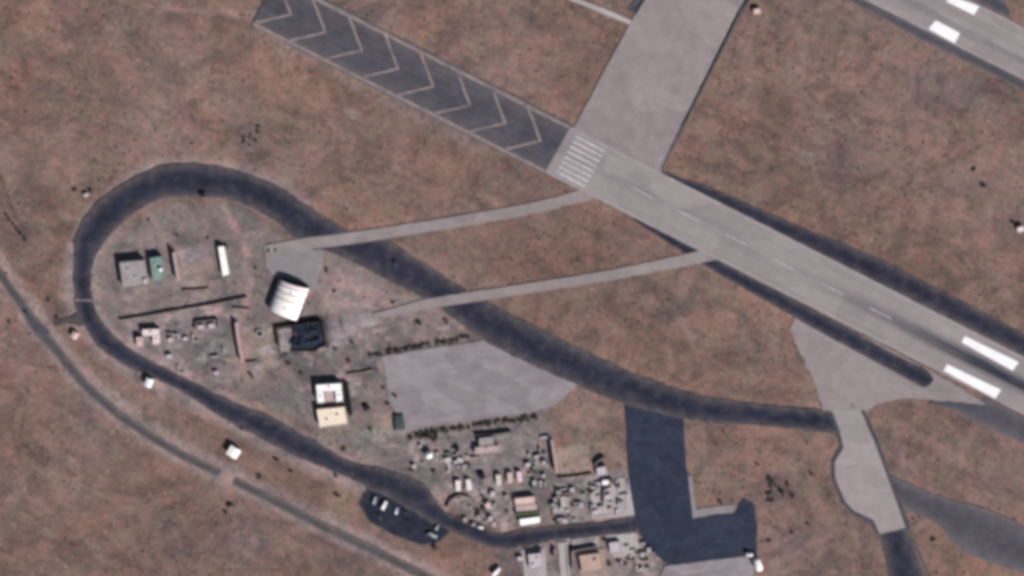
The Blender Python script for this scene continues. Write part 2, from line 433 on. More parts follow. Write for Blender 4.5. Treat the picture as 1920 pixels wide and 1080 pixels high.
def slab(name, pts, mat, z, jitter=0.5, thick=0.9, parent=None, kind='structure', px=True, step=2.5):
    """a paved area with a slightly uneven edge; inner rings carry the dusty-edge attribute"""
    poly = [P2(*p) for p in pts] if px else list(pts)
    if area(poly) < 0: poly = poly[::-1]
    fine = []
    for i in range(len(poly)):
        a = Vector(poly[i]); b = Vector(poly[(i + 1) % len(poly)]); k = max(1, int((b - a).length / step))
        e = (b - a).normalized(); nn = Vector((-e.y, e.x))
        for j in range(k):
            q = a.lerp(b, j / k); fine.append(q if j == 0 else q)
    arr = np.array([(q.x, q.y) for q in fine])
    if jitter:
        arr = arr + np.stack([(fbm(arr[:, 0], arr[:, 1], 5.0, 21, 3) - 0.5), (fbm(arr[:, 0], arr[:, 1], 5.0, 37, 3) - 0.5)], 1) * 2 * jitter
    m = MB(); m.prism([tuple(p) for p in arr], z - thick, z, bottom=False)
    me = m.mesh(name); bm = bmesh.new(); bm.from_mesh(me)
    lay = bm.verts.layers.float.new('edge')
    for v in bm.verts: v[lay] = 1.0
    if thick > .1 and name not in ('asphalt_apron', 'dirt_island_edging', 'runway_exit_apron', 'loop_junction', 'holding_bay', 'holding_bay_shoulder'):
        bm.faces.ensure_lookup_table(); top = bm.faces[0]
        for wd in (0.9, 1.6):
            bmesh.ops.inset_region(bm, faces=[top], thickness=wd, use_even_offset=False, use_boundary=True)
            for v in top.verts: v[lay] = 0.62 if wd < 1 else 0.0
    else:
        for v in bm.verts: v[lay] = 0.0
    bm.normal_update(); bmesh.ops.triangulate(bm, faces=bm.faces); bm.to_mesh(me); bm.free()
    me.materials.append(MATS[mat]); o = bpy.data.objects.new(name, me); COL.objects.link(o)
    if parent: o.parent = parent
    elif kind: o['kind'] = kind
    return o
def paint(name, pts, mat, z, parent, jitter=0.12):
    o = slab(name, pts, mat, z, jitter=jitter, thick=0.012, parent=parent, kind=None)
    return o

# ================================================================== THE GROUND
def axis(lo, hi, step, far):
    core = np.arange(lo, hi + step, step); outer = []; d = step * 2; x = hi + step
    while x < far: x += d; d *= 1.35; outer.append(x)
    left = []; d = step * 2; x = lo
    while x > -far: x -= d; d *= 1.35; left.append(x)
    return np.concatenate([np.array(left[::-1]), core, np.array(outer)])
gx = axis(-480, 480, 1.5, 9000); gy = axis(-310, 310, 1.5, 9000)
GX, GY = np.meshgrid(gx, gy); X = GX.ravel(); Y = GY.ravel()
wx = X + (fbm(X, Y, 9, 101, 3) - 0.5) * 5; wy = Y + (fbm(X, Y, 9, 131, 3) - 0.5) * 5

def seg_dist(x, y, pts, closed=False):
    d = np.full(x.shape, 1e9); n = len(pts)
    for i in range(n if closed else n - 1):
        ax, ay = pts[i]; bx, by = pts[(i + 1) % n]; dx, dy = bx - ax, by - ay; L2 = dx * dx + dy * dy + 1e-9
        t = np.clip(((x - ax) * dx + (y - ay) * dy) / L2, 0, 1)
        d = np.minimum(d, (x - ax - t * dx) ** 2 + (y - ay - t * dy) ** 2)
    return np.sqrt(d)
def inside(x, y, pts):
    r = np.zeros(x.shape, bool); n = len(pts); j = n - 1
    for i in range(n):
        xi, yi = pts[i]; xj, yj = pts[j]
        c = ((yi > y) != (yj > y)) & (x < (xj - xi) * (y - yi) / (yj - yi + 1e-12) + xi); r ^= c; j = i
    return r
SOIL = np.tile(np.array([0.206, 0.137, 0.117]), (X.size, 1))
big = fbm(X, Y, 95, 3, 4)[:, None]
SOIL = SOIL * (0.60 + 0.50 * big + 0.30 * fbm(X, Y, 38, 203, 4)[:, None])
warm = fbm(X, Y, 60, 77, 3)[:, None]
SOIL *= np.where(warm > 0.5, 1, 1) * np.array([1, 1, 1]) + (warm - 0.5) * np.array([0.16, -0.02, -0.22])
Z = -0.10 - 0.55 * fbm(X, Y, 11, 41, 4) - 0.5 * fbm(X, Y, 60, 43, 2)

def tint_line(pts, width, col, amt=0.8, soft=2.0):
    q = [P2(*p) for p in pts]; q = np.array(q)
    x0, y0 = q.min(0) - width - 12; x1, y1 = q.max(0) + width + 12
    idx = np.where((X > x0) & (X < x1) & (Y > y0) & (Y < y1))[0]
    if not len(idx): return
    d = seg_dist(wx[idx], wy[idx], [tuple(a) for a in q])
    f = np.clip((width / 2 + soft - d) / (2 * soft), 0, 1)[:, None] * amt
    SOIL[idx] = SOIL[idx] * (1 - f) + np.array(col) * f
def tint_poly(pts, col, amt=0.8, soft=3.0):
    q = np.array([P2(*p) for p in pts])
    x0, y0 = q.min(0) - 14; x1, y1 = q.max(0) + 14
    idx = np.where((X > x0) & (X < x1) & (Y > y0) & (Y < y1))[0]
    if not len(idx): return
    pl = [tuple(a) for a in q]
    d = seg_dist(wx[idx], wy[idx], pl, True); d = np.where(inside(wx[idx], wy[idx], pl), -d, d)
    f = np.clip((soft - d) / (2 * soft), 0, 1)[:, None] * amt
    SOIL[idx] = SOIL[idx] * (1 - f) + np.array(col) * f
def relief(pts, width, h):
    q = np.array([P2(*p) for p in pts]); x0, y0 = q.min(0) - 12; x1, y1 = q.max(0) + 12
    idx = np.where((X > x0) & (X < x1) & (Y > y0) & (Y < y1))[0]
    d = seg_dist(X[idx], Y[idx], [tuple(a) for a in q])
    Z[idx] += h * np.exp(-(d / (width / 2)) ** 2)

PALE = (0.340, 0.262, 0.250); GREY = (0.245, 0.205, 0.208); PINK = (0.385, 0.255, 0.245); BROWN = (0.145, 0.105, 0.100); DGREY = (0.130, 0.112, 0.120)
# trampled yard inside the loop
tint_poly([(205, 445), (300, 385), (450, 385), (545, 450), (620, 465), (780, 560), (900, 600), (1000, 660), (1080, 720), (1000, 800), (1040, 990), (860, 960), (700, 870), (560, 790), (420, 735), (270, 665), (185, 590), (180, 520)], (0.215, 0.178, 0.172), 0.92, 5)
tint_poly([(640, 505), (760, 560), (620, 600), (600, 540)], PALE, 0.6, 4)
tint_poly([(230, 595), (420, 575), (430, 700), (330, 690), (240, 645)], GREY, 0.65, 4)
tint_poly([(330, 640), (440, 640), (440, 690), (370, 700)], DGREY, 0.6, 4)
tint_poly([(540, 720), (600, 715), (600, 800), (560, 790), (480, 740)], (0.16, 0.145, 0.15), 0.6, 4)
tint_poly([(500, 655), (720, 650), (720, 710), (560, 715), (480, 700)], (0.175, 0.138, 0.138), 0.6, 4)
tint_poly([(430, 610), (520, 600), (540, 700), (450, 720)], (0.33, 0.25, 0.215), 0.6, 4)
tint_line([(420, 385), (445, 440), (470, 480)], 5, PINK, 0.7)
tint_line([(470, 530), (462, 575), (450, 600)], 6, PINK, 0.7)
tint_line([(448, 610), (458, 690)], 5, PINK, 0.8)
tint_line([(610, 520), (700, 560), (760, 585)], 6, PINK, 0.5)
tint_poly([(392, 577), (417, 576), (417, 596), (393, 596)], (0.46, 0.31, 0.315), 0.9, 1.5)
tint_poly([(660, 770), (690, 775), (690, 800), (662, 795)], (0.40, 0.27, 0.275), 0.8, 2)
tint_poly([(690, 775), (735, 780), (735, 805), (690, 805)], (0.33, 0.25, 0.205), 0.7, 2)
tint_line([(595, 828), (700, 815), (800, 800)], 7, (0.34, 0.285, 0.295), 0.8)
tint_poly([(590, 805), (700, 795), (760, 812), (600, 828)], (0.235, 0.21, 0.165), 0.6, 3)
tint_poly([(700, 835), (780, 815), (800, 905), (720, 880)], (0.155, 0.135, 0.14), 0.6, 4)
tint_poly([(820, 900), (850, 895), (848, 950), (822, 945)], (0.36, 0.235, 0.22), 0.8, 2)
tint_poly([(885, 855), (985, 845), (990, 880), (890, 885)], (0.16, 0.15, 0.155), 0.6, 3)
tint_poly([(830, 935), (900, 915), (960, 960), (960, 995), (900, 975)], (0.30, 0.255, 0.23), 0.6, 3)
tint_poly([(925, 920), (960, 915), (960, 1000), (935, 990)], (0.32, 0.25, 0.235), 0.7, 3)
# unsealed hardstandings
tint_poly([(336, 492), (398, 490), (402, 535), (338, 541)], (0.300, 0.240, 0.215), 0.9, 1.8)
tint_poly([(330, 464), (396, 461), (398, 489), (335, 491)], (0.235, 0.205, 0.212), 0.9, 1.8)
tint_poly([(366, 600), (420, 596), (430, 660), (400, 668), (372, 630)], (0.215, 0.195, 0.205), 0.9, 1.8)
tint_poly([(610, 600), (640, 596), (700, 640), (640, 655), (612, 650)], (0.235, 0.210, 0.225), 0.9, 1.8)
tint_poly([(1040, 842), (1102, 833), (1112, 886), (1046, 893)], (0.310, 0.240, 0.205), 0.9, 1.8)
tint_poly([(1150, 1046), (1200, 1040), (1236, 1052), (1244, 1068), (1150, 1078)], (0.290, 0.225, 0.210), 0.9, 1.8)
tint_poly([(1030, 915), (1095, 903), (1105, 975), (1040, 982)], (0.225, 0.205, 0.205), 0.9, 1.8)
tint_line([(612, 606), (700, 590), (775, 577)], 9, (0.27, 0.225, 0.225), 0.8, 2.5)
tint_poly([(610, 600), (690, 585), (900, 600), (900, 640), (720, 665), (620, 650)], (0.195, 0.155, 0.152), 0.7, 4)
tint_poly([(508, 606), (560, 598), (612, 594), (640, 615), (648, 640), (618, 668), (560, 672), (520, 676)], (0.060, 0.055, 0.064), 0.8, 3.0)
tint_poly([(545, 596), (612, 590), (626, 630), (612, 662), (548, 664)], (0.026, 0.026, 0.036), 0.85, 2.0)
tint_poly([(785, 815), (1030, 785), (1035, 900), (960, 985), (850, 950), (800, 900)], (0.205, 0.182, 0.182), 0.85, 4)
tint_poly([(1030, 895), (1180, 880), (1190, 975), (1040, 985)], (0.275, 0.245, 0.245), 0.85, 3)
tint_poly([(975, 1020), (1190, 1000), (1240, 1055), (1240, 1090), (980, 1090)], (0.270, 0.225, 0.220), 0.8, 3)
tint_poly([(215, 480), (335, 470), (340, 540), (225, 560)], (0.205, 0.170, 0.168), 0.7, 3)
tint_poly([(560, 670), (720, 655), (722, 800), (600, 810), (560, 740)], (0.205, 0.165, 0.162), 0.6, 4)
tint_poly([(612, 600), (645, 592), (705, 588), (700, 605), (665, 640), (640, 652), (620, 640)], (0.275, 0.245, 0.262), 0.85, 2.5)
tint_poly([(535, 668), (600, 664), (720, 668), (715, 708), (640, 712), (560, 712)], (0.148, 0.124, 0.132), 0.75, 3)
tint_line([(512, 690), (545, 684), (580, 690)], 4, (0.105, 0.09, 0.095), 0.7, 2)
tint_line([(655, 702), (705, 692)], 3, (0.10, 0.078, 0.082), 0.7, 1.5)
# verges
LOOPV = [(560, 400), (500, 360), (430, 335), (360, 330), (300, 335), (235, 370), (187, 420), (157, 480), (154, 550), (166, 600), (205, 645), (270, 690), (345, 725), (430, 770), (520, 820), (600, 860), (700, 900), (780, 935)]
tint_line([(p[0] - 2, p[1]) for p in LOOPV], 31, (0.325, 0.252, 0.248), 0.8, 4)
PERIM = [(-60, 430), (0, 515), (31, 557), (55, 592), (72, 617), (92, 642), (121, 676), (170, 733), (240, 790), (330, 848), (412, 888), (440, 902), (520, 943), (600, 985), (700, 1033), (790, 1078), (860, 1110)]
tint_line(PERIM, 19, (0.30, 0.235, 0.23), 0.7, 3)
tint_line([(p[0] + 14, p[1] - 14) for p in PERIM], 7, PALE, 0.5, 3)
tint_poly([(400, 875), (440, 890), (450, 905), (420, 910)], (0.30, 0.215, 0.20), 0.8, 3)
# foot tracks, tractor lines and old stains of darker soil
tint_line([(0, 330), (25, 400), (50, 455)], 3, BROWN, 0.6, 2)
tint_line([(95, 0), (125, 40), (140, 70)], 5, (0.15, 0.11, 0.112), 0.5, 3)
tint_line([(200, 185), (240, 190), (320, 215), (410, 235), (470, 240)], 4, BROWN, 0.6, 3)
tint_line([(310, 15), (400, 22), (470, 30)], 4, PINK, 0.6, 3)
tint_line([(490, 40), (600, 100), (760, 190), (900, 262)], 26, (0.22, 0.17, 0.165), 0.55, 5)
tint_line([(1491, 858), (1513, 910), (1547, 995), (1573, 1075)], 2, BROWN, 0.7, 1.6)
tint_line([(1573, 1075), (1500, 1065), (1450, 1078)], 2, PINK, 0.5, 2)
tint_line([(1617, 690), (1616, 740), (1618, 775)], 2, BROWN, 0.5, 2)
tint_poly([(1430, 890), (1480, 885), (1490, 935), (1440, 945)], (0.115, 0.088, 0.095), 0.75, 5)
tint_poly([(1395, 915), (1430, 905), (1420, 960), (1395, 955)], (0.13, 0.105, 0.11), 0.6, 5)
tint_poly([(1680, 800), (1700, 860), (1720, 890), (1700, 900), (1670, 850)], PINK, 0.4, 5)
tint_poly([(1740, 330), (1850, 330), (1860, 350), (1760, 390)], (0.155, 0.12, 0.115), 0.5, 7)
tint_poly([(1640, 90), (1780, 140), (1900, 215), (1880, 240), (1700, 160)], (0.21, 0.16, 0.15), 0.4, 6)
tint_poly([(390, 150), (470, 150), (480, 300), (440, 290)], (0.165, 0.135, 0.13), 0.45, 8)
tint_poly([(440, 215), (500, 230), (495, 290), (450, 280)], (0.14, 0.12, 0.115), 0.5, 5)
tint_poly([(-20, 480), (20, 540), (70, 640), (60, 720), (-40, 700)], (0.25, 0.155, 0.145), 0.35, 10)
for (x0, x1, y0, y1), n in (((785, 1030, 815, 990), 170), ((1035, 1175, 895, 975), 110), ((975, 1235, 1010, 1085), 110), ((230, 520, 580, 720), 80), ((540, 720, 600, 720), 50), ((560, 790, 700, 870), 60), ((200, 450, 440, 580), 50), ((600, 900, 590, 660), 40)):
    for k in range(n):   # oil, spilt gravel, swept concrete and churned earth in the yards
        x = random.uniform(x0, x1); y = random.uniform(y0, y1); a = random.choice((-.13, 1.4, -.13, random.uniform(0, 3.14))); l = random.uniform(3, 24)
        c = random.choice(((0.10, 0.105, 0.11), (0.16, 0.14, 0.145), (0.40, 0.33, 0.335), (0.36, 0.26, 0.25), (0.44, 0.37, 0.38), (0.20, 0.185, 0.155)))
        tint_line([(x, y), (x + l * math.cos(a), y + l * math.sin(a))], random.uniform(1.5, 4.5), c, random.uniform(0.35, 0.8), random.uniform(1, 2))
tint_poly([(925, 1030), (976, 1028), (982, 1090), (945, 1090)], (0.125, 0.105, 0.118), 0.75, 3)
tint_poly([(1022, 1024), (1046, 1018), (1052, 1090), (1028, 1090)], (0.21, 0.16, 0.175), 0.7, 2)
for (x0, x1, y0, y1), n in (((820, 1030, 815, 985), 46), ((1035, 1170, 895, 972), 34), ((975, 1235, 1012, 1085), 34), ((230, 430, 600, 690), 16), ((620, 720, 600, 700), 10)):
    for k in range(n):   # odd concrete hardstands and swept slabs, squared to the yard
        x = random.uniform(x0, x1); y = random.uniform(y0, y1); w_ = random.uniform(4, 15); h_ = random.uniform(4, 12); sk = w_ * -.1
        c = random.choice(((0.34, 0.30, 0.305), (0.40, 0.345, 0.35), (0.30, 0.275, 0.285), (0.36, 0.285, 0.27), (0.15, 0.135, 0.14), (0.11, 0.10, 0.105)))
        tint_poly([(x, y), (x + w_, y + sk), (x + w_ + 1, y + sk + h_), (x + 1, y + h_)], c, random.uniform(.5, .85), .9)
for k in range(26):      # wheel tracks and runnels wandering over the open ground
    x = random.uniform(-40, 1960); y = random.uniform(-40, 1120); a = random.choice((0.47, 0.50, 0.44, 1.9, random.uniform(0, 3.14))); pts = [(x, y)]
    for j in range(random.randint(5, 14)):
        a += random.uniform(-.22, .22); x += 26 * math.cos(a); y += 26 * math.sin(a); pts.append((x, y))
    tint_line(pts, random.uniform(.6, 1.6), random.choice((PINK, BROWN, PALE, BROWN, BROWN)), random.uniform(.25, .5), 1.6)
for k in range(150):      # scattered old bare patches and tracks
    x = random.uniform(-40, 1960); y = random.uniform(-40, 1120); a = random.choice((0.47, 0.47, 0.55, random.uniform(0, 3.14)))
    l = random.uniform(10, 45); c = random.choice((PINK, BROWN, PALE, GREY, BROWN))
    tint_line([(x, y), (x + l * math.cos(a), y + l * math.sin(a))], random.uniform(2, 8), c, random.uniform(0.15, 0.45), random.uniform(2, 5))
# ditches and banks
relief([(-10, 310), (20, 395), (52, 455)], 3.5, -0.9)
relief([(225, 598), (290, 588), (400, 569), (462, 557)], 4, 0.3)
relief([(660, 702), (690, 697), (700, 694)], 3, -0.9)
relief([(1491, 858), (1513, 910), (1547, 995), (1573, 1075)], 2.5, -0.5)
relief([(980, 785), (1010, 782)], 3, 0.3)
Z = np.minimum(Z, 0.25)
me = bpy.data.meshes.new('ground')
nx, ny = len(gx), len(gy)
I = (np.arange(ny - 1)[:, None] * nx + np.arange(nx - 1)[None, :]).ravel()
F = np.stack([I, I + 1, I + nx + 1, I + nx], 1).astype(np.int32)
me.vertices.add(X.size); me.vertices.foreach_set('co', np.stack([X, Y, Z], 1).astype(np.float32).ravel())
me.loops.add(F.size); me.loops.foreach_set('vertex_index', F.ravel())
me.polygons.add(len(F)); me.polygons.foreach_set('loop_start', (np.arange(len(F)) * 4).astype(np.int32))
me.update(calc_edges=True)
ca = me.color_attributes.new('soil', 'FLOAT_COLOR', 'POINT')
ca.data.foreach_set('color', np.concatenate([SOIL, np.ones((X.size, 1))], 1).astype(np.float32).ravel())
me.polygons.foreach_set('use_smooth', np.ones(len(F), bool))
me.materials.append(MATS['desert_soil'])
ground = bpy.data.objects.new('ground', me); COL.objects.link(ground); ground['kind'] = 'structure'
def gz(x, y):
    i = int(np.clip(np.searchsorted(gx, x), 1, nx - 1)); j = int(np.clip(np.searchsorted(gy, y), 1, ny - 1))
    return float(min(Z[j * nx + i], Z[(j - 1) * nx + i], Z[j * nx + i - 1], Z[(j - 1) * nx + i - 1]))

# ================================================================== RUNWAYS, TAXIWAYS, ROADS
def line_at(p, q, x): return p[1] + (q[1] - p[1]) * (x - p[0]) / (q[0] - p[0])
UPA, UPB = (592, 0), (1920, 667); LOA, LOB = (478, 43), (1920, 780)
up = lambda x: (x, line_at(UPA, UPB, x)); lo = lambda x: (x, line_at(LOA, LOB, x))
def axis_pair(xc, grow=0.0):
    """edge points of the main runway square to its axis at centre x"""
    c = np.array(P2(xc, (line_at(UPA, UPB, xc) + line_at(LOA, LOB, xc)) / 2)); d = np.array((math.cos(RW_ANG), math.sin(RW_ANG))); n = np.array((-d[1], d[0]))
    hw = 21.5 + grow; return tuple(c + n * hw), tuple(c - n * hw)
def rw_strip(name, x0, x1, mat, z, grow=0.0, **kw):
    xs = np.linspace(x0, x1, int((x1 - x0) / 7) + 2)
    A = [axis_pair(x, grow) for x in xs]
    return strip(name, [a[0] for a in A], [a[1] for a in A], mat, z, **kw)
THR = 1046
overrun = rw_strip('runway_overrun', 495, THR, 'asphalt_overrun', 0.10, grow=0.6, jitter=0.5)
def rubber_main(t, u):
    x = THR + t * (2060 - THR)
    g = min(1.0, 1.25 * math.exp(-((u - 0.5) / 0.135) ** 2))
    ramp = np.clip((x - 1500) / 330, 0, 1) ** 1.2 * 0.93 + 0.1
    return g * ramp
runway = rw_strip('main_runway', THR, 2060, 'concrete_runway', 0.12, cross=41, jitter=0.0, rubber=rubber_main)

def rw_px(xc, s, off):
    """metres: point at centre x, moved s along and off across (positive = photo up)"""
    c = np.array(P2(xc, (line_at(UPA, UPB, xc) + line_at(LOA, LOB, xc)) / 2)); d = np.array((math.cos(RW_ANG), math.sin(RW_ANG))); n = np.array((-d[1], d[0]))
    q = c + d * s + n * off; return (q[0], q[1])
def mark(name, poly, mat, z, parent, jitter=0.12):
    return slab(name, poly, mat, z, jitter=jitter, thick=0.012, parent=parent, kind=None, px=False, step=2.0)
# edge lines and chevrons of the overrun
for s_ in (1, -1):
    for par, x0, x1, mt in ((overrun, 497, THR - 1, 'line_paint'), (runway, THR + 1, 2058, 'pale_edge')):
        m = [rw_px(x, 0, s_ * 20.6) for x in np.linspace(x0, x1, 40)] + [rw_px(x, 0, s_ * 22.9) for x in np.linspace(x1, x0, 40)]
        mark('edge_line', m, mt, 0.15 if par is overrun else 0.17, par, jitter=0.3)
tips = [548, 613, 681, 749, 815, 884, 950, 1016]
for i, x in enumerate(tips):
    w = 1.75
    for s_ in (1, -1):
        o_ = 20.0; b = o_ * 1.12
        poly = [rw_px(x, 0, 0), rw_px(x, -b, s_ * o_), rw_px(x, -b - w * 1.5, s_ * o_), rw_px(x, -w * 1.5, 0)]
        mark('chevron_stripe', poly, 'line_paint', 0.14, overrun, jitter=0.45)
# threshold stripes, aiming marks
for k in range(8):
    off = -17.5 + k * 5.0
    mark('threshold_stripe', [rw_px(THR, 8, off - 1), rw_px(THR, 36, off - 1), rw_px(THR, 36, off + 1), rw_px(THR, 8, off + 1)], 'worn_paint', 0.16, runway)
for pts in ([(1809, 630), (1910, 679), (1899, 695), (1803, 642)], [(1776, 683), (1877, 731), (1866, 747), (1769, 695)]):
    paint('aiming_mark', pts, 'bright_paint', 0.18, runway)
for x in (1180, 1270, 1360, 1450, 1540, 1630):
    mark('centre_line_dash', [rw_px(x, 0, -0.4), rw_px(x, 22, -0.4), rw_px(x, 22, 0.4), rw_px(x, 0, 0.4)], 'worn_paint', 0.16, runway)
# second runway
S_LO = ((1616, -3), (1920, 150)); S_UP = ((1841, 11), (1920, 51))
def second_pair(x): return P2(x + 20, line_at(*S_UP, x + 20)), P2(x - 20, line_at(*S_LO, x - 20))
def rubber2(t, u): return 0.28 * math.exp(-((u - 0.62) / 0.10) ** 2) + 0.16 * math.exp(-((u - 0.36) / 0.08) ** 2)
xs = np.linspace(1450, 2060, 90)
A = [second_pair(x) for x in xs]
runway2 = strip('second_runway', [a[0] for a in A], [a[1] for a in A], 'concrete_runway', 0.12, cross=31, jitter=0.0, rubber=rubber2)
for (a, b), s_ in ((S_LO, 1), (S_UP, -1)):
    xs2 = np.linspace(1440, 2060, 40)
    m = [P2(x, line_at(a, b, x) - 0.5 * s_) for x in xs2] + [P2(x, line_at(a, b, x) - 5.5 * s_) for x in xs2[::-1]]
    mark('edge_line', m, 'pale_edge', 0.17, runway2, jitter=0.2)
for pts in ([(1755, 38), (1800, 62), (1790, 81), (1741, 54)], [(1788, -6), (1836, 12), (1826, 28), (1773, 2)]):
    paint('touchdown_mark', pts, 'bright_paint', 0.18, runway2)
for a, b in (((1761, 21), (1822, 52)), ((1862, 73), (1925, 106))):
    paint('centre_line_dash', [a, b, (b[0] - 2, b[1] + 4), (a[0] - 2, a[1] + 4)], 'pale_edge', 0.16, runway2)
# asphalt shoulders
pair_strip('runway_shoulder_north', [((1238, 322), (1236, 328)), ((1330, 352), (1330, 374)), ((1500, 425), (1500, 459)), ((1640, 482), (1640, 528)), ((1734, 528), (1734, 574)), ((1820, 573), (1820, 616)), ((2040, 690), (2040, 727))], 'asphalt_haze_blue', 0.04, jitter=1.0)
pair_strip('runway_shoulder_south', [((1745, 752), (1740, 757)), ((1800, 745), (1784, 768)), ((1860, 752), (1830, 792)), ((1940, 792), (1930, 836)), ((2050, 850), (2050, 905))], 'asphalt_old', 0.04, jitter=1.2)
pair_strip('second_runway_shoulder_south', [((1500, -60), (1480, -50)), ((1612, -2), (1598, 4)), ((1729, 55), (1716, 68)), ((1920, 152), (1905, 162)), ((2040, 212), (2025, 222))], 'asphalt_old', 0.04, jitter=0.6)
pair_strip('second_runway_shoulder_north', [((1790, -40), (1785, -16)), ((1845, -20), (1843, 10)), ((1885, 5), (1880, 28)), ((1895, 22), (1890, 34))], 'asphalt_old', 0.04, jitter=0.8)
pair_strip('shoulder_island', [((1190, 408), (1188, 413)), ((1300, 464), (1294, 482)), ((1500, 568), (1490, 596)), ((1600, 621), (1588, 650)), ((1687, 669), (1676, 697)), ((1725, 685), (1712, 718)), ((1740, 694), (1732, 727)), ((1747, 704), (1743, 722)), ((1750, 711), (1750, 714))], 'asphalt_haze_blue', 0.09, jitter=0.4)
rw_strip('overrun_shoulder', 560, 1046, 'asphalt_old', 0.02, grow=3.2, jitter=0.8)
# connecting pavements
slab('runway_link', [(1226, -34), (1424, -34), (1388, 23), (1236, 330), (1072, 246), (1190, 27)], 'concrete_road', 0.06)
slab('link_shoulder', [(1193, -4), (1212, -4), (1192, 30), (1176, 20)], 'asphalt_old', 0.08)
road('link_edge_drain', [(1412, -12, 5), (1398, 10, 5), (1388, 26, 5), (1320, 160, 4), (1240, 320, 4)], 'asphalt_old', 0.08)
road('link_service_road', [(1010, -32, 9), (1080, 0, 9), (1130, 20, 10), (1182, 42, 10)], 'pad_pale', 0.08)
slab('runway_exit_apron', [(1545, 800), (1575, 805), (1617, 778), (1645, 756), (1700, 746), (1770, 752), (1850, 758), (1752, 698), (1680, 660), (1500, 570), (1480, 620), (1520, 700), (1540, 760)], 'concrete_road', 0.05, jitter=1.2)
slab('holding_bay', [(1560, 770), (1573, 802), (1582, 839), (1566, 866), (1566, 895), (1584, 939), (1602, 958), (1637, 974), (1650, 1001), (1698, 989), (1665, 898), (1639, 828), (1613, 768)], 'concrete_bay', 0.12, jitter=0.15)
slab('holding_bay_shoulder', [(1555, 780), (1567, 803), (1575, 838), (1560, 864), (1560, 897), (1578, 943), (1598, 964), (1631, 981), (1645, 1004), (1700, 994), (1708, 988), (1672, 896), (1647, 826), (1620, 768)], 'asphalt_old', 0.08, jitter=0.4)
pair_strip('exit_taxiway', [((1648, 997), (1700, 987)), ((1658, 1040), (1717, 1035)), ((1668, 1085), (1735, 1085)), ((1678, 1125), (1750, 1125))], 'asphalt_haze_blue', 0.07, jitter=0.3)
road('exit_taxiway_drain', [(1700, 985, 6), (1725, 1040, 6), (1748, 1100, 6)], 'road_old', 0.05)
pair_strip('old_taxiway', [((1672, 893), (1690, 938)), ((1700, 905), (1702, 954)), ((1776, 935), (1758, 984)), ((1850, 954), (1795, 1026)), ((1920, 987), (1870, 1060)), ((2010, 1040), (1960, 1085))], 'asphalt_old', 0.03, jitter=1.0)
pair_strip('parallel_taxiway', [((1600, 775), (1585, 815)), ((1450, 760), (1440, 800)), ((1330, 745), (1310, 790)), ((1200, 705), (1165, 755)), ((1060, 640), (1010, 690)), ((960, 590), (905, 637)), ((880, 548), (815, 572)), ((790, 491), (720, 522)), ((735, 455), (640, 480)), ((690, 440), (590, 466))], 'asphalt_haze_blue', 0.07, jitter=1.5)
loop_pairs = [((700, 442), (590, 470)), ((650, 432), (560, 456)), ((575, 385), (535, 432)), ((516, 347), (500, 405)), ((432, 317), (432, 374)), ((360, 307), (370, 371)), ((297, 313), (307, 372)), ((224, 349), (245, 405)),
    ((172, 390), (203, 447)), ((145, 437), (180, 480)), ((138, 490), (172, 515)), ((139, 547), (173, 552)), ((147, 590), (182, 588)), ((178, 643), (208, 622)), ((220, 677), (238, 650)), ((270, 702), (292, 681)),
    ((337, 733), (356, 714)), ((422, 787), (440, 755)), ((480, 817), (500, 777)), ((547, 852), (568, 815)), ((630, 887), (650, 862)), ((697, 918), (720, 880)), ((760, 950), (795, 908)), ((820, 985), (832, 957)), ((890, 1014), (900, 983)),
    ((932, 1029), (930, 1001)), ((975, 1027), (975, 994)), ((1045, 1013), (1040, 986)), ((1133, 1004), (1137, 978)), ((1195, 999), (1192, 966))]
loop = pair_strip('taxiway_loop', loop_pairs, 'asphalt_haze_blue', 0.065, jitter=1.3)
paint('stop_line', [(140, 561), (173, 562), (173, 565), (140, 564)], 'line_paint', 0.10, loop)
slab('parking_lay_by', [(690, 915), (672, 945), (690, 977), (740, 1006), (790, 1023), (823, 1017), (845, 997), (830, 975), (750, 930)], 'asphalt_haze_blue', 0.05, jitter=1.2)
slab('loop_junction', [(99, 600), (125, 597), (146, 585), (158, 610), (150, 612), (125, 606), (102, 613)], 'road_old', 0.055)
road('perimeter_road', [(p[0], p[1], w) for p, w in zip(PERIM, [18, 18, 18, 21, 25, 22, 20, 18, 18, 17, 16, 13, 14, 15, 16, 17, 17])][:11], 'road_old', 0.03, jitter=0.8)
road('perimeter_road_south', [(p[0], p[1], 18) for p in PERIM[11:]], 'road_old', 0.03, jitter=0.8)
slab('perimeter_road_patch', [(40, 575), (58, 588), (95, 622), (88, 634), (66, 628), (48, 600)], 'asphalt_old', 0.045)
road('concrete_cross_road', [(497, 471, 22), (560, 459, 22), (640, 449, 23), (760, 431, 22), (890, 410, 22), (1000, 390, 22), (1110, 362, 24)], 'concrete_road', 0.09, jitter=0.5)
road('taxiway_crossing', [(700, 592, 10), (735, 585, 14), (770, 577, 18), (820, 567, 20), (890, 556, 20), (960, 545, 20), (1120, 520, 20), (1250, 495, 22), (1345, 474, 26)], 'concrete_road', 0.10, jitter=0.6)
slab('pale_apron', [(716, 668), (792, 655), (850, 647), (930, 634), (1090, 715), (1040, 760), (1000, 772), (900, 786), (757, 806), (728, 745)], 'concrete_apron', 0.05, jitter=0.7)
apron = slab('asphalt_apron', [(1170, 740), (1280, 760), (1287, 880), (1292, 905), (1300, 972), (1345, 962), (1378, 962), (1385, 945), (1395, 935), (1414, 945), (1420, 985), (1418, 1038), (1330, 1050), (1252, 1061), (1235, 1045), (1200, 1005), (1192, 970), (1180, 905)], 'asphalt_apron', 0.055, jitter=0.6)
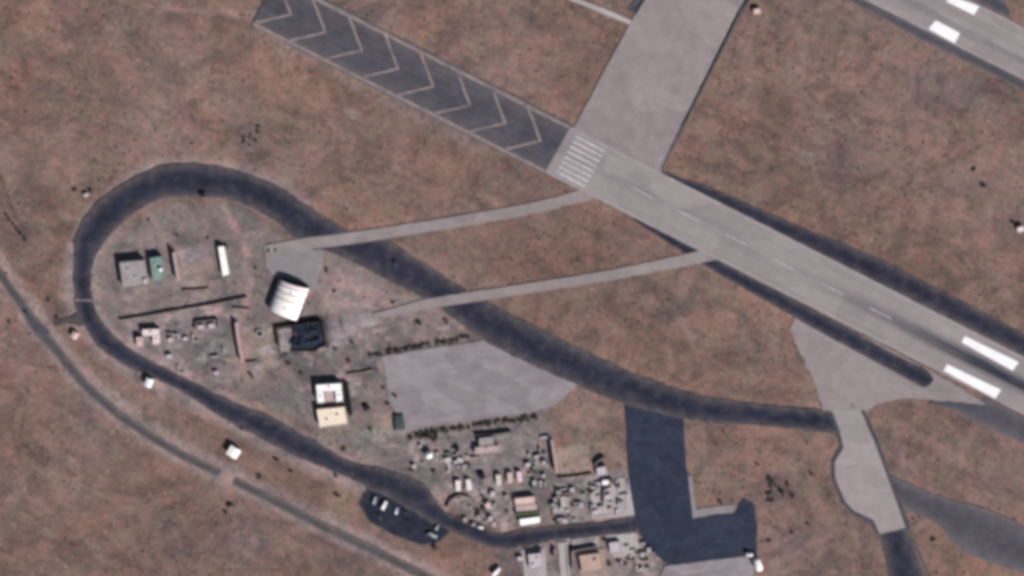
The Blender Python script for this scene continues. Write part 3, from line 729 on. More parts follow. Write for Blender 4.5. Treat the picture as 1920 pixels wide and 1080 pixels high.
slab('dirt_island_edging', [(1290, 893), (1297, 892), (1305, 955), (1352, 948), (1384, 946), (1376, 962), (1345, 963), (1299, 972)], 'pad_grey', 0.075, jitter=0.5)
slab('yard_edge_strip', [(1171, 890), (1177, 890), (1190, 966), (1174, 968)], 'pad_pale', 0.08)
slab('south_concrete_strip', [(1246, 1062), (1330, 1051), (1408, 1042), (1415, 1052), (1412, 1095), (1235, 1095), (1240, 1075)], 'concrete_apron', 0.07)
# yard pads
slab('hangar_forecourt', [(497, 478), (545, 462), (612, 452), (606, 490), (590, 545), (560, 540), (512, 515), (498, 500)], 'pad_grey', 0.04)
slab('compound_pad_west', [(977, 1030), (1022, 1026), (1026, 1095), (984, 1095)], 'pad_pale', 0.04)
slab('compound_lane', [(1046, 1018), (1064, 1016), (1070, 1095), (1052, 1095)], 'pad_pale', 0.05)
slab('compound_pad_tan', [(1080, 1034), (1134, 1028), (1142, 1095), (1090, 1095)], 'pad_tan', 0.06)
slab('compound_pad_east', [(1136, 1004), (1192, 999), (1204, 1040), (1150, 1046)], 'pad_pale', 0.045)
slab('compound_kerb', [(1072, 1012), (1122, 1006), (1122, 1018), (1074, 1022)], 'pad_pale', 0.055)
slab('storage_pad_east', [(1105, 905), (1170, 895), (1174, 965), (1110, 972)], 'pad_pale', 0.045, jitter=1.0)

# ================================================================== BUILDINGS
def add_openings(root, wall, q, h, side, n_win, door=True, door_w=2.4):
    """q: wall footprint TL,TR,BR,BL. side: 0 north(top) 1 east 2 south 3 west"""
    a = Vector(q[side]); b = Vector(q[(side + 1) % 4]); d = (b - a); L = d.length; d.normalize()
    cen = Vector(centroid(q)); nn = Vector((-d.y, d.x))
    if (a.lerp(b, .5) - cen).dot(nn) < 0: nn = -nn
    ang = math.atan2(d.y, d.x); slots = n_win + (1 if door else 0)
    for k in range(slots):
        c = a + d * (L * (k + 0.5) / slots) + nn * 0.03
        if door and k == slots // 2:
            m = MB(); m.box((c.x, c.y, 1.1), (door_w, 0.16, 2.3), ang); dr = m.build('door', 'door_paint', root)
            hc = c + d * (door_w * .38) + nn * 0.11
            m = MB(); m.box((hc.x, hc.y, 1.05), (0.12, 0.1, 0.3), ang); m.build('handle', 'unit_metal', dr)
        else:
            m = MB(); m.box((c.x, c.y, h * 0.58), (1.5, 0.14, 1.2), ang); w = m.build('window', 'glass', root)
            m = MB(); fc = c + nn * 0.03
            for dz in (-0.65, 0.65): m.box((fc.x, fc.y, h * 0.58 + dz), (1.7, 0.16, 0.12), ang)
            for dx in (-0.8, 0.8):
                e = fc + d * dx; m.box((e.x, e.y, h * 0.58), (0.1, 0.16, 1.2), ang)
            m.build('frame', 'wall_grey', w)
def flat_building(name, label, cat, quad, h, wall, roof, group=None, units=(), win=(3, 1, 3, 1), parapet=0.35, base=-0.9, roof_px=True):
    q = [P2(*p, h if roof_px else 0) for p in quad]
    c = centroid(q); root = empty(name, (c[0], c[1], 0), label, cat, group)
    q = [(p[0], p[1]) for p in q]
    wq = shrink(q, 0.12)
    # keep TL,TR,BR,BL order after the winding fix
    wq = sorted_like(wq, q)
    m = MB(); m.prism(wq, base, h - 0.25); w = m.build('wall', wall, root)
    m = MB(); m.prism(q, h - 0.25, h); r = m.build('roof', roof, root)
    if parapet:
        oq = sorted_like(shrink(q, 0.02), q); iq = sorted_like(shrink(q, 0.32), q)
        m = MB(); m.ring(oq, iq, h, h + parapet); m.build('parapet', roof, root)
    for s_ in range(4):
        add_openings(root, w, wq, h, s_, win[s_], door=(s_ in (0, 2)))
    for u in units: roof_unit(r, q, h, *u)
    return root
def sorted_like(poly, ref):
    res = []
    for p in ref: res.append(min(poly, key=lambda a: (a[0] - p[0]) ** 2 + (a[1] - p[1]) ** 2))
    return res
def roof_unit(r, q, h, kind, u, v, w, d, hh, mat='unit_metal'):
    x, y = quad_at(q, u, v); ang = math.atan2(q[1][1] - q[0][1], q[1][0] - q[0][0]); m = MB()
    if kind == 'tank':
        m.tube((x, y, h + 0.3), (x, y, h + 0.3 + hh), w / 2, n=14); m.dome((x, y, h + 0.3 + hh), w / 2, w * 0.15, 14, 3)
        for s_ in (-1, 1): m.box((x + s_ * w * .3, y, h + 0.15), (0.15, w, 0.3))
        m.build('water_tank', mat, r)
    elif kind == 'vent':
        m.tube((x, y, h), (x, y, h + hh), w / 2, n=8); m.tube((x, y, h + hh), (x, y, h + hh + .25), w * .8, w * .2, n=8); m.build('roof_vent', mat, r)
    elif kind == 'box':
        m.box((x, y, h + hh / 2), (w, d, hh), ang); m.box((x, y, h + hh + .05), (w + .25, d + .25, .1), ang); m.build('stair_head', mat, r)
    else:
        m.box((x, y, h + .1), (w * .8, d * .8, .2), ang); m.box((x, y, h + .2 + hh / 2), (w, d, hh), ang); m.tube((x, y, h + .2 + hh), (x, y, h + .3 + hh), min(w, d) * .38, n=12); m.build('air_unit', mat, r)

# west pair
flat_building('flat_roofed_building', 'grey-pink flat-roofed block at the west end inside the taxiway loop', 'building',
    [(224, 492), (270, 488), (279, 533), (231, 541)], 5.5, 'wall_plaster', 'grey_roof', units=[('box', .90, .84, 3.4, 4.2, 1.4, 'pale_block'), ('ac', .3, .3, 1.8, 1.6, 1.0), ('ac', .55, .62, 1.6, 1.5, .9), ('vent', .2, .7, .7, 0, .9)])
flat_building('green_roofed_building', 'small building with a dull green roof and a white roof tank', 'building',
    [(281, 484), (303, 481), (308, 524), (287, 531)], 4.8, 'wall_grey', 'teal_roof', units=[('tank', .8, .52, 3.2, 0, 1.8, 'white_paint'), ('ac', .4, .25, 1.6, 1.4, .8)], win=(1, 3, 1, 3))
flat_building('white_roofed_barrack', 'long narrow white-roofed hut east of the tan pad', 'building',
    [(409, 463), (420, 462), (430, 514), (418, 518)], 4.0, 'wall_plaster', 'white_roof', units=[('vent', .5, .3, .6, 0, .7), ('vent', .5, .7, .6, 0, .7)], win=(0, 6, 0, 6), parapet=0.0)

# concave buildings out of joined wings: one thing
def wing_building(name, label, wings, h, wall, roofs, base=-0.9):
    allp = [P2(*p, h) for w in wings for p in w]; c = centroid(allp); root = empty(name, (c[0], c[1], 0), label, 'building')
    for i, w in enumerate(wings):
        q = [P2(*p, h) for p in w]; hh = h + 0.006 * i; wq = sorted_like(shrink(q, 0.12), q)
        m = MB(); m.prism(wq, base, hh - .25); wl = m.build('wall', wall, root)
        m = MB(); m.prism(q, hh - .25, hh); r = m.build('roof', roofs[i % len(roofs)], root)
        m = MB(); m.ring(sorted_like(shrink(q, .02), q), sorted_like(shrink(q, .3), q), hh, hh + .3); m.build('parapet', roofs[i % len(roofs)], r)
        roof_unit(r, q, hh, 'ac', .5, .4, 1.4, 1.2, .8)
        add_openings(root, wl, wq, h, 0, 2, door=True); add_openings(root, wl, wq, h, 3, 1, door=False); add_openings(root, wl, wq, h, 1, 1, door=False)
    return root
wing_building('courtyard_house', 'small pale pink house of three wings round an open court', [
    [(267, 618), (299, 617), (299.5, 629), (268, 631)], [(286, 629.6), (299.6, 629), (300, 645), (287, 646)], [(255, 633), (267.6, 632), (268.4, 649), (258, 651)]], 4.0, 'wall_plaster', ['pale_pink_roof', 'pale_pink_roof', 'salmon_roof'])
wing_building('white_courtyard_building', 'bright white building with a notch in its south side above the cream roof', [
    [(593, 722), (640, 719), (641, 733), (594, 735)], [(594, 735.6), (607, 734.4), (609, 755), (596, 756)], [(629, 733.8), (641, 733.2), (643, 752), (631, 754)]], 5.5, 'wall_plaster', ['white_roof'])
flat_building('cream_roofed_building', 'cream-roofed block just south of the white notched building', 'building',
    [(594, 768), (646, 763), (652, 795), (600, 802)], 5.0, 'wall_plaster', 'cream_roof', units=[('ac', .7, .4, 1.8, 1.6, .9), ('ac', .3, .6, 1.6, 1.4, .9), ('vent', .5, .3, .6, 0, .8)])
flat_building('black_side_block', 'narrow low black block along the east side of the white and cream buildings', 'building',
    [(645.5, 720), (653, 720), (661, 778), (653.5, 779)], 3.2, 'dark_wall', 'tar', win=(0, 3, 0, 3), parapet=0.15)  # low black block filling the dark strip beside the two buildings
flat_building('court_shed', 'low mauve-roofed shed inside the notch of the white building', 'shed',
    [(609, 735), (628, 734.5), (630, 753), (610, 754)], 3.0, 'wall_grey', 'pink_roof', win=(1, 0, 1, 0), parapet=0.2)

# arched hangar
def hangar():
    he = 3.6; rise = 5.2
    q = [P2(525, 523, he), P2(580, 540, he), P2(556, 601, he), P2(504, 580, he)]
    c = centroid(q); root = empty('aircraft_hangar', (c[0], c[1], 0), 'large white arched hangar with a ribbed vault roof beside the grey forecourt', 'hangar')
    def arc(u, v, dh=0.0):
        x, y = quad_at(q, u, v); return (x, y, he + dh + rise * (1 - (2 * u - 1) ** 2) ** 0.62)
    nseg = 24
    def shell(name, v0, v1, d0, mat, parent, nv=2, thick=0.18):
        m = MB(); us = [(1 - math.cos(math.pi * i / nseg)) / 2 for i in range(nseg + 1)]
        vs_ = []; 
        for j in range(nv):
            v = lerp(v0, v1, j / (nv - 1))
            for u in us: vs_.append(arc(u, v, d0))
        for j in range(nv):
            v = lerp(v0, v1, j / (nv - 1))
            for u in us: p = arc(u, v, d0 - thick); vs_.append(p)
        n1 = nseg + 1; off = nv * n1; fs = []
        for j in range(nv - 1):
            for i in range(nseg):
                a = j * n1 + i; fs.append((a, a + n1, a + n1 + 1, a + 1)); b = off + a; fs.append((b, b + 1, b + n1 + 1, b + n1))
        for i in range(nseg):
            fs.append((i, i + 1, off + i + 1, off + i)); a = (nv - 1) * n1 + i; fs.append((a + 1, a, off + a, off + a + 1))
        m.add(vs_, fs); return m.build(name, mat, parent, smooth=False)
    shell('under_roof', 0.0, 1.0, -0.35, 'seam_steel', root)
    cuts = [0.0, 0.14, 0.31, 0.52, 1.0]
    for i in range(len(cuts) - 1):
        shell('roof_panel', cuts[i] + .014, cuts[i + 1] - .014, 0.1 - 0.09 * (i % 2), ['hangar_pink', 'hangar_steel', 'hangar_cream', 'hangar_steel'][i], root)
    # side walls
    for a, b in ((0, 3), (1, 2)):
        p0 = Vector(q[a]); p1 = Vector(q[b]); cc = Vector(centroid(q)); e = (p1 - p0).normalized(); n_ = Vector((-e.y, e.x))
        if (p0.lerp(p1, .5) - cc).dot(n_) > 0: n_ = -n_
        m = MB(); m.prism([tuple(p0), tuple(p1), tuple(p1 + n_ * .3), tuple(p0 + n_ * .3)], -.9, he - .3); w = m.build('side_wall', 'wall_plaster', root)
        for k in range(5):
            x = p0.lerp(p1, (k + .5) / 5) - n_ * .1; m = MB(); m.box((x.x, x.y, he * .5), (.35, .5, he), math.atan2(e.y, e.x)); m.build('buttress', 'wall_grey', w)
    # gable walls with sliding door leaves on the north end, its shade painted in as black
    for v, mat, nm in ((0.012, 'shaded_black_steel', 'north'), (0.988, 'wall_plaster', 'south')):
        us = [i / 20 for i in range(21)]
        vs_ = []
        dv = 0.012 if v < .5 else -0.012
        for vv in (v, v + dv):
            for u in us:
                p = arc(lerp(.01, .99, u), vv, -0.5); vs_.append((p[0], p[1], -.9)); vs_.append(p)
        fs = []
        for i in range(20):
            a = 2 * i; fs.append((a, a + 2, a + 3, a + 1)); b = a + 42; fs.append((b, b + 1, b + 3, b + 2))
        m = MB(); m.add(vs_, fs); m.build('gable_wall', mat, root)
    for k in range(6):
        u0 = .12 + k * .127; a = quad_at(q, u0 + .004, -.004 - .01 * (k % 2)); b = quad_at(q, u0 + .123, -.004 - .01 * (k % 2)); x = ((a[0] + b[0]) / 2, (a[1] + b[1]) / 2)
        m = MB(); m.box((x[0], x[1], 2.9), (math.dist(a, b), .2, 6.0), math.atan2(b[1] - a[1], b[0] - a[0])); m.build('door_leaf', 'shaded_black_steel', root)
    for k, (u, v) in enumerate(((.5, .25), (.5, .75))):
        p = arc(u, v, .1); m = MB(); m.tube((p[0], p[1], p[2]), (p[0], p[1], p[2] + .8), .5, n=10); m.tube((p[0], p[1], p[2] + .8), (p[0], p[1], p[2] + 1.1), .75, .2, n=10); m.build('ridge_vent', 'unit_metal', root)
hangar()

# burnt-out shed south of the hangar
def burnt_shed():
    c = P2(562, 630); root = empty('burnt_shed', (c[0], c[1], 0), 'charred navy shed with a bare grey floor slab south of the white hangar', 'shed')
    m = MB(); m.prism([P2(521, 618), P2(534, 615), P2(548, 616), P2(545, 634), P2(547, 648), P2(541, 661), P2(532, 658), P2(526, 663), P2(524, 640)], -.8, 0.12); m.build('floor_slab', 'scorched_slab', root)
    def wseg(a, b, h, t=0.5, mat='dark_wall'):
        p = Vector(P2(*a)); r = Vector(P2(*b)); d = (r - p).normalized(); n_ = Vector((-d.y, d.x)) * t / 2
        m = MB(); m.prism([tuple(p + n_), tuple(r + n_), tuple(r - n_), tuple(p - n_)], -.8, h); return m.build('wall', mat, root)
    wseg((518, 614), (524, 652), 3.4); wseg((518, 613), (545, 609), 2.6); wseg((545.5, 608.8), (602, 601.5), 4.4)
    wseg((545, 657), (590, 658), 1.6); wseg((605, 603), (612, 640), 3.4); wseg((611, 645), (590, 657), 1.8)
    base = [P2(547, 611), P2(601, 604), P2(610, 642), P2(588, 655), P2(546, 655)]
    m = MB(); m.prism(base, -.8, 0.25); m.build('burnt_floor', 'char', root)
    r2 = random.Random(5)
    for i in range(5):
        for j in range(4):
            if r2.random() < 0.12: continue
            q = [P2(549, 612), P2(600, 606), P2(606, 644), P2(548, 652)]
            s_ = sub_quad(q, i / 5 + .01, (i + 1) / 5 - .01, j / 4 + .01, (j + 1) / 4 - .01)
            cx_, cy_ = centroid(s_); k_ = r2.uniform(.75, 1.35); a_ = r2.uniform(-.35, .35); dx_, dy_ = r2.uniform(-1.2, 1.2), r2.uniform(-1.2, 1.2)
            s_ = [(cx_ + dx_ + ((p[0] - cx_) * math.cos(a_) - (p[1] - cy_) * math.sin(a_)) * k_, cy_ + dy_ + ((p[0] - cx_) * math.sin(a_) + (p[1] - cy_) * math.cos(a_)) * k_) for p in s_]
            z = 2.6 + .012 * (i * 4 + j) - 1.6 * r2.random() * (1 if i > 1 else .5); tl = [r2.uniform(-.45, .45) for _ in range(4)]
            m = MB(); v = [(p[0], p[1], z + t) for p, t in zip(s_, tl)] + [(p[0], p[1], z + t - .08) for p, t in zip(s_, tl)]
            m.add(v, [(3, 2, 1, 0), (4, 5, 6, 7), (0, 1, 5, 4), (1, 2, 6, 5), (2, 3, 7, 6), (3, 0, 4, 7)]); m.build('roof_sheet', r2.choice(['navy_sheet', 'navy_sheet', 'teal_sheet', 'char']), root)
    x, y = P2(603, 607); m = MB(); m.box((x, y, 2.2), (3.0, 3.4, 4.6), .12); m.box((x, y, 4.6), (3.3, 3.7, .2), .12); m.build('corner_tower', 'tar', root)
burnt_shed()

# hut trio
def gable_hut(name, label, cx, cy, w, d, h, ang, roof, wall='wall_plaster', rise=1.0, group=None):
    c = P2(cx, cy, h); root = empty(name, (c[0], c[1], 0), label, 'hut', group); z0 = -.9
    def T(x, y, z): return (c[0] + x * math.cos(ang) - y * math.sin(ang), c[1] + x * math.sin(ang) + y * math.cos(ang), z)
    hw, hd = w / 2, d / 2
    v = [T(-hw, -hd, z0), T(hw, -hd, z0), T(hw, hd, z0), T(-hw, hd, z0), T(-hw, -hd, h), T(hw, -hd, h), T(hw, hd, h), T(-hw, hd, h), T(0, -hd, h + rise), T(0, hd, h + rise)]
    m = MB(); m.add(v, [(0, 1, 5, 8, 4), (2, 3, 7, 9, 6), (1, 2, 6, 5), (3, 0, 4, 7), (0, 3, 2, 1)]); m.build('wall', wall, root)
    o = .35
    for s_ in (-1, 1):
        e = [T(s_ * (hw + o), -hd - o, h - o * rise / hw + .06), T(s_ * (hw + o), hd + o, h - o * rise / hw + .06), T(0.0, hd + o, h + rise + .06), T(0.0, -hd - o, h + rise + .06)]
        m = MB(); m.add(e + [(p[0], p[1], p[2] + .14) for p in e], [(0, 1, 2, 3), (7, 6, 5, 4), (0, 4, 5, 1), (1, 5, 6, 2), (2, 6, 7, 3), (3, 7, 4, 0)]); m.build('roof_slope', roof, root)
    p = T(0, hd + .03, 1.0); m = MB(); m.box(p, (1.1, .12, 2.2), ang); m.build('door', 'door_paint', root)
    p = T(-hw - .03, 0, 1.7); m = MB(); m.box(p, (.12, 1.2, 1.0), ang); m.build('window', 'glass', root)
    p = T(hw + .03, 0, 1.7); m = MB(); m.box(p, (.12, 1.2, 1.0), ang); m.build('window', 'glass', root)
gable_hut('guard_hut', 'brilliant white hut alone between the loop and the perimeter road', 438, 848, 9.5, 8.5, 4.2, math.radians(-32), 'white_roof', rise=.9)
gable_hut('guard_hut', 'small white hut on the south verge of the taxiway loop', 279, 718, 5.5, 7.0, 4.2, math.radians(-20), 'white_roof', rise=.9)
gable_hut('guard_hut', 'tiny pinkish hut by the junction of loop and perimeter road', 140, 629, 5.0, 5.5, 2.8, math.radians(-30), 'salmon_roof', rise=.7)

# ------------------------------------------------------------------ walls
def wall_thing(name, label, pts, h, t, mat, cat='barrier', cap=None, posts=0, group=None, post_mat=None):
    q = [Vector(P2(*p)) for p in pts]; root = empty(name, (q[0].x, q[0].y, 0), label, cat, group)
    for i in range(len(q) - 1):
        a, b = q[i], q[i + 1]; L = (b - a).length; d = (b - a).normalized(); n_ = Vector((-d.y, d.x)); k = max(1, round(L / 7.0))
        for j in range(k):
            p = a.lerp(b, j / k) + d * .04; r = a.lerp(b, (j + 1) / k) - d * .04; tt = t / 2 * (1 + .06 * (j % 2)); hh = h * (1 + random.uniform(-.06, .06)); bt = t * .25
            v = []
            for z, w in ((-.9, tt + bt), (hh, tt)):
                for x, s_ in ((p, 1), (r, 1), (r, -1), (p, -1)): e = x + n_ * w * s_; v.append((e.x, e.y, z))
            m = MB(); m.add(v, [(0, 1, 2, 3), (7, 6, 5, 4), (0, 4, 5, 1), (1, 5, 6, 2), (2, 6, 7, 3), (3, 7, 4, 0)]); m.build('panel', mat, root)
    return root
wall_thing('blast_barrier', 'tall pink concrete blast wall east of the green-roofed building', [(326, 470), (335, 524)], 5.5, 1.6, 'blast_concrete')
wall_thing('blast_barrier', 'long pink concrete blast wall in the middle of the yard west of the round well', [(443, 602), (446, 630), (455, 678)], 4.6, 1.6, 'blast_concrete')
wall_thing('blast_barrier', 'tall pink concrete blast wall west of the tan walled pad', [(1034, 822), (1039, 852), (1044, 884)], 5.2, 1.6, 'blast_concrete')
wall_thing('boundary_barrier', 'long low dark boundary wall crossing the yard below the grey-pink block', [(224, 599), (262, 593), (290, 588), (330, 581), (400, 569), (463, 556)], 1.7, .6, 'dark_wall')
wall_thing('enclosure_barrier', 'low U-shaped wall round two pale blocks on the west pad', [(366, 618), (368, 602), (409, 598), (411, 614)], 2.4, .6, 'earth_wall')
wall_thing('enclosure_barrier', 'U-shaped dark wall on the grey storage pad', [(1040, 947), (1046, 926), (1068, 922), (1072, 934)], 3.0, .8, 'earth_wall')
wall_thing('enclosure_barrier', 'dark angled wall at the north-east corner of the storage yard', [(1114, 872), (1122, 862), (1134, 856)], 3.0, .8, 'earth_wall')
wall_thing('enclosure_barrier', 'short slanting dark wall on the pale eastern storage pad', [(1106, 926), (1122, 911)], 3.0, .8, 'earth_wall')
wall_thing('enclosure_barrier', 'hook-shaped dark wall on the pale eastern storage pad', [(1132, 944), (1132, 918), (1146, 910)], 3.4, .8, 'earth_wall')
wall_thing('enclosure_barrier', 'tall dark wall wrapping the tan pad of the southern compound', [(1074, 1066), (1072, 1032), (1090, 1028), (1118, 1023)], 3.6, .9, 'earth_wall')
wall_thing('enclosure_barrier', 'dark wall stub between the pale compound pad and its lane', [(1038, 1044), (1040, 1026)], 3.4, .8, 'earth_wall')
wall_thing('enclosure_barrier', 'bent low bank wall beside the service road in the storage yard', [(838, 952), (846, 936), (862, 928), (880, 932), (892, 944)], 2.2, 1.2, 'earth_wall')
wall_thing('enclosure_barrier', 'low dark wall under the pale apron edge north of the pink-roofed shed', [(890, 814), (930, 812), (958, 808)], 2.8, .7, 'dark_wall')
wall_thing('enclosure_barrier', 'low south wall of the tan walled pad', [(1046, 896), (1080, 893), (1110, 888)], 1.6, .8, 'earth_wall')
wall_thing('earth_bank', 'low brown bank in the open ground north-east of the white building', [(652, 702), (676, 699), (700, 694)], 1.3, 1.4, 'earth_wall')
wall_thing('earth_bank', 'low brown bank on the tan pad south side', [(343, 545), (368, 544), (392, 541)], 1.2, 1.2, 'earth_wall')
wall_thing('earth_bank', 'short brown bank below the long blast wall', [(462, 680), (482, 678)], 1.4, 1.2, 'earth_wall')
wall_thing('earth_bank', 'low brown bank between boundary wall and hangar', [(438, 578), (468, 580)], 1.4, 1.4, 'earth_wall')

r4 = random.Random(31)
ORD = ['first', 'second', 'third', 'fourth', 'fifth', 'sixth', 'seventh', 'eighth', 'ninth', 'tenth', 'eleventh', 'twelfth', 'thirteenth', 'fourteenth', 'fifteenth', 'sixteenth', 'seventeenth', 'eighteenth', 'nineteenth', 'twentieth',
       'twenty-first', 'twenty-second', 'twenty-third', 'twenty-fourth', 'twenty-fifth', 'twenty-sixth', 'twenty-seventh', 'twenty-eighth']
for lab, grp, (x0, x1, y0, y1), n in (('low block wall from the west on the grey storage pad', 'low block walls on the grey storage pad', (1036, 1096, 912, 976), 7), ('low block wall from the west on the pale eastern storage pad', 'low block walls on the eastern storage pad', (1106, 1164, 898, 964), 7),
        ('low block wall from the west in the southern compound', 'low block walls in the southern compound', (1128, 1222, 1014, 1064), 7), ('low block wall from the west between the containers and the blast wall', 'low block walls by the blast wall', (984, 1026, 818, 905), 6),
        ('low block wall from the west in the yard round the courtyard house', 'low block walls by the courtyard house', (306, 418, 622, 690), 6), ('low block wall from the west between the radar dome and the pink-roofed shed', 'low block walls by the radar dome', (826, 886, 826, 884), 5)):
    for k, x in enumerate(sorted(r4.uniform(x0, x1) for _ in range(n))):
        y = r4.uniform(y0, y1); l = r4.uniform(8, 17); pts = [(x, y), (x + l, y - l * .1)] if r4.random() < .55 else [(x, y), (x + l * .16, y + l)]
        if r4.random() < .4: pts.append((pts[1][0] + (2 if len(pts) == 2 and pts[1][1] < y else 9), pts[1][1] + (9 if pts[1][1] < y else -1)))
        wall_thing('block_barrier', ORD[k] + ' ' + lab, pts, r4.uniform(1.2, 2.4), r4.uniform(.5, 1.4), r4.choice(['concrete_block', 'wall_grey', 'pale_block', 'earth_wall']), group=grp)
# ------------------------------------------------------------------ yard buildings
flat_building('pink_roofed_shed', 'low shed with a mottled pink roof in the middle of the storage yard', 'shed', [(891, 839), (934, 835), (937, 849), (890, 853)], 3.6, 'wall_grey', 'pink_roof', units=[('ac', .5, .35, 1.4, 1.2, .8)])
flat_building('grey_roofed_shed', 'small grey-roofed shed backing onto the pink-roofed shed', 'shed', [(898, 822), (925, 819), (927, 834), (899, 837)], 4.2, 'wall_grey', 'grey_roof', units=[('vent', .5, .5, .6, 0, .8)])
flat_building('salmon_roofed_hut', 'long salmon-roofed hut beside the storage pad', 'hut', [(965, 935), (1002, 931), (1003, 944), (966, 947)], 3.8, 'wall_plaster', 'salmon_roof', win=(4, 0, 4, 0), parapet=.15)
flat_building('brown_lean_to', 'dull brown lean-to along the south side of the salmon-roofed hut', 'shed', [(967, 948.5), (1006, 945), (1007, 956), (968, 959)], 2.6, 'earth_wall', 'pink_roof', win=(2, 0, 2, 0), parapet=0)
flat_building('white_store', 'long white-roofed store beside the service road', 'store', [(974, 974), (1012, 969), (1013, 980), (976, 986)], 3.6, 'wall_plaster', 'white_roof', win=(4, 0, 4, 0), parapet=.1)
flat_building('green_store', 'narrow dark green roofed store behind the white store', 'store', [(967, 962), (1011, 957.5), (1012, 964), (968, 969)], 3.0, 'wall_grey', 'green_roof', win=(3, 0, 3, 0), parapet=.1)
flat_building('concrete_bunker', 'pale grey bunker inside the U-shaped wall on the storage pad', 'bunker', [(1050, 932), (1062, 930), (1065, 952), (1053, 954)], 2.6, 'concrete_block', 'concrete_block', win=(0, 1, 0, 1))
flat_building('pale_store', 'pale block-like store in the north-east corner of the storage yard', 'store', [(1118, 878), (1136, 874), (1139, 890), (1121, 894)], 3.2, 'wall_grey', 'pale_block')
flat_building('compound_house', 'pale pink house on the pad of the southern compound', 'building', [(990, 1040), (1014, 1037), (1018, 1064), (994, 1068)], 3.8, 'wall_plaster', 'pale_block', units=[('ac', .7, .3, 1.5, 1.3, .9), ('tank', .3, .7, 1.8, 0, 1.2)])
flat_building('compound_store', 'tan-roofed store inside the tall dark compound wall', 'store', [(1086, 1042), (1124, 1037), (1130, 1070), (1092, 1075)], 3.4, 'wall_plaster', 'tan_roof', units=[('box', .75, .35, 2.4, 2.4, 1.2, 'wall_plaster')])
flat_building('compound_hut', 'small lilac-grey hut beside the apron in the southern compound', 'hut', [(1142, 1018), (1162, 1015), (1165, 1036), (1145, 1039)], 3.2, 'wall_grey', 'pale_block')
flat_building('tiny_store', 'tiny dark-roofed store between the paired white and the three coloured containers', 'store', [(897, 889), (908, 887), (910, 897), (899, 899)], 2.8, 'dark_wall', 'tar', win=(0, 0, 0, 0), parapet=0)
flat_building('pump_house', 'tiny dark block on the inner edge of the taxiway loop', 'pump house', [(374, 362), (384, 361), (385, 369), (376, 370)], 2.4, 'dark_wall', 'tar', win=(0, 0, 0, 0), parapet=0)

# ------------------------------------------------------------------ containers
def make_container(mat):
    L, Wd, H = 9.6, 4.2, 3.0
    root = bpy.data.objects.new('storage_container', None); COL.objects.link(root); ORG[root.name] = Vector((0, 0, 0))
    m = MB(); m.box((0, 0, H / 2 + .12), (Wd - .1, L - .1, H - .1)); m.build('body', mat, root)
    m = MB()
    for k in range(17):
        y = -L / 2 + .5 + k * (L - 1) / 16
        for s_ in (-1, 1): m.box((s_ * (Wd / 2 - .02), y, H / 2 + .1), (.08, .26, H - .35))
    m.build('side_ribs', mat, root)
    m = MB(); m.box((0, 0, H + .1), (Wd, L, .14)); r = m.build('roof', mat, root)
    m = MB()
    for k in range(12): m.box((0, -L / 2 + .6 + k * (L - 1.2) / 11, H + .2), (Wd - .5, .28, .07))
    m.build('roof_ribs', mat, r)
    for s_ in (-1, 1):
        m = MB(); m.box((s_ * Wd * .24, L / 2 + .01, H / 2 + .1), (Wd * .46, .1, H - .4)); d = m.build('door', mat, root)
        m = MB(); m.tube((s_ * Wd * .12, L / 2 + .1, .4), (s_ * Wd * .12, L / 2 + .1, H - .2), .06, n=6); m.build('lock_bar', 'unit_metal', d)
    m = MB()
    for sx in (-1, 1):
        for sy in (-1, 1): m.box((sx * (Wd / 2 - .1), sy * (L / 2 - .1), H / 2), (.22, .22, H + .3))
    m.build('corner_posts', 'unit_metal', root)
    return root
def place(o, px, py, deg, label, cat, group=None, z=None, scale=None):
    p = P(px, py); o.location = (p.x, p.y, gz(p.x, p.y) if z is None else z); o.rotation_euler = (0, 0, math.radians(deg))
    if scale: o.scale = scale
    return tag(o, label, cat, group)
plain('cream_paint', (0.60, 0.54, 0.47), 0.08, .8, .5); plain('orange_paint', (0.54, 0.42, 0.36), 0.1, .8, .5); plain('rose_paint', (0.68, 0.49, 0.52), 0.1, .8, .5); plain('blush_paint', (0.76, 0.66, 0.65), 0.08, .8, .5)
CG = 'containers in the storage yard'
for px, py, deg, mat, lab in ((859, 909, 4, 'blush_paint', 'blush-white container, western one of the upright pair'), (879, 907, 8, 'blush_paint', 'blush-white container, eastern one of the upright pair'),
        (935, 898, 4, 'cream_paint', 'cream container, first of the row of three coloured ones'), (956, 894, 3, 'orange_paint', 'dull orange container in the middle of the row of three'), (974, 892, 8, 'rose_paint', 'rose pink container at the east end of the row of three')):
    place(make_container(mat), px, py, deg, lab, 'container', CG, z=-.35)

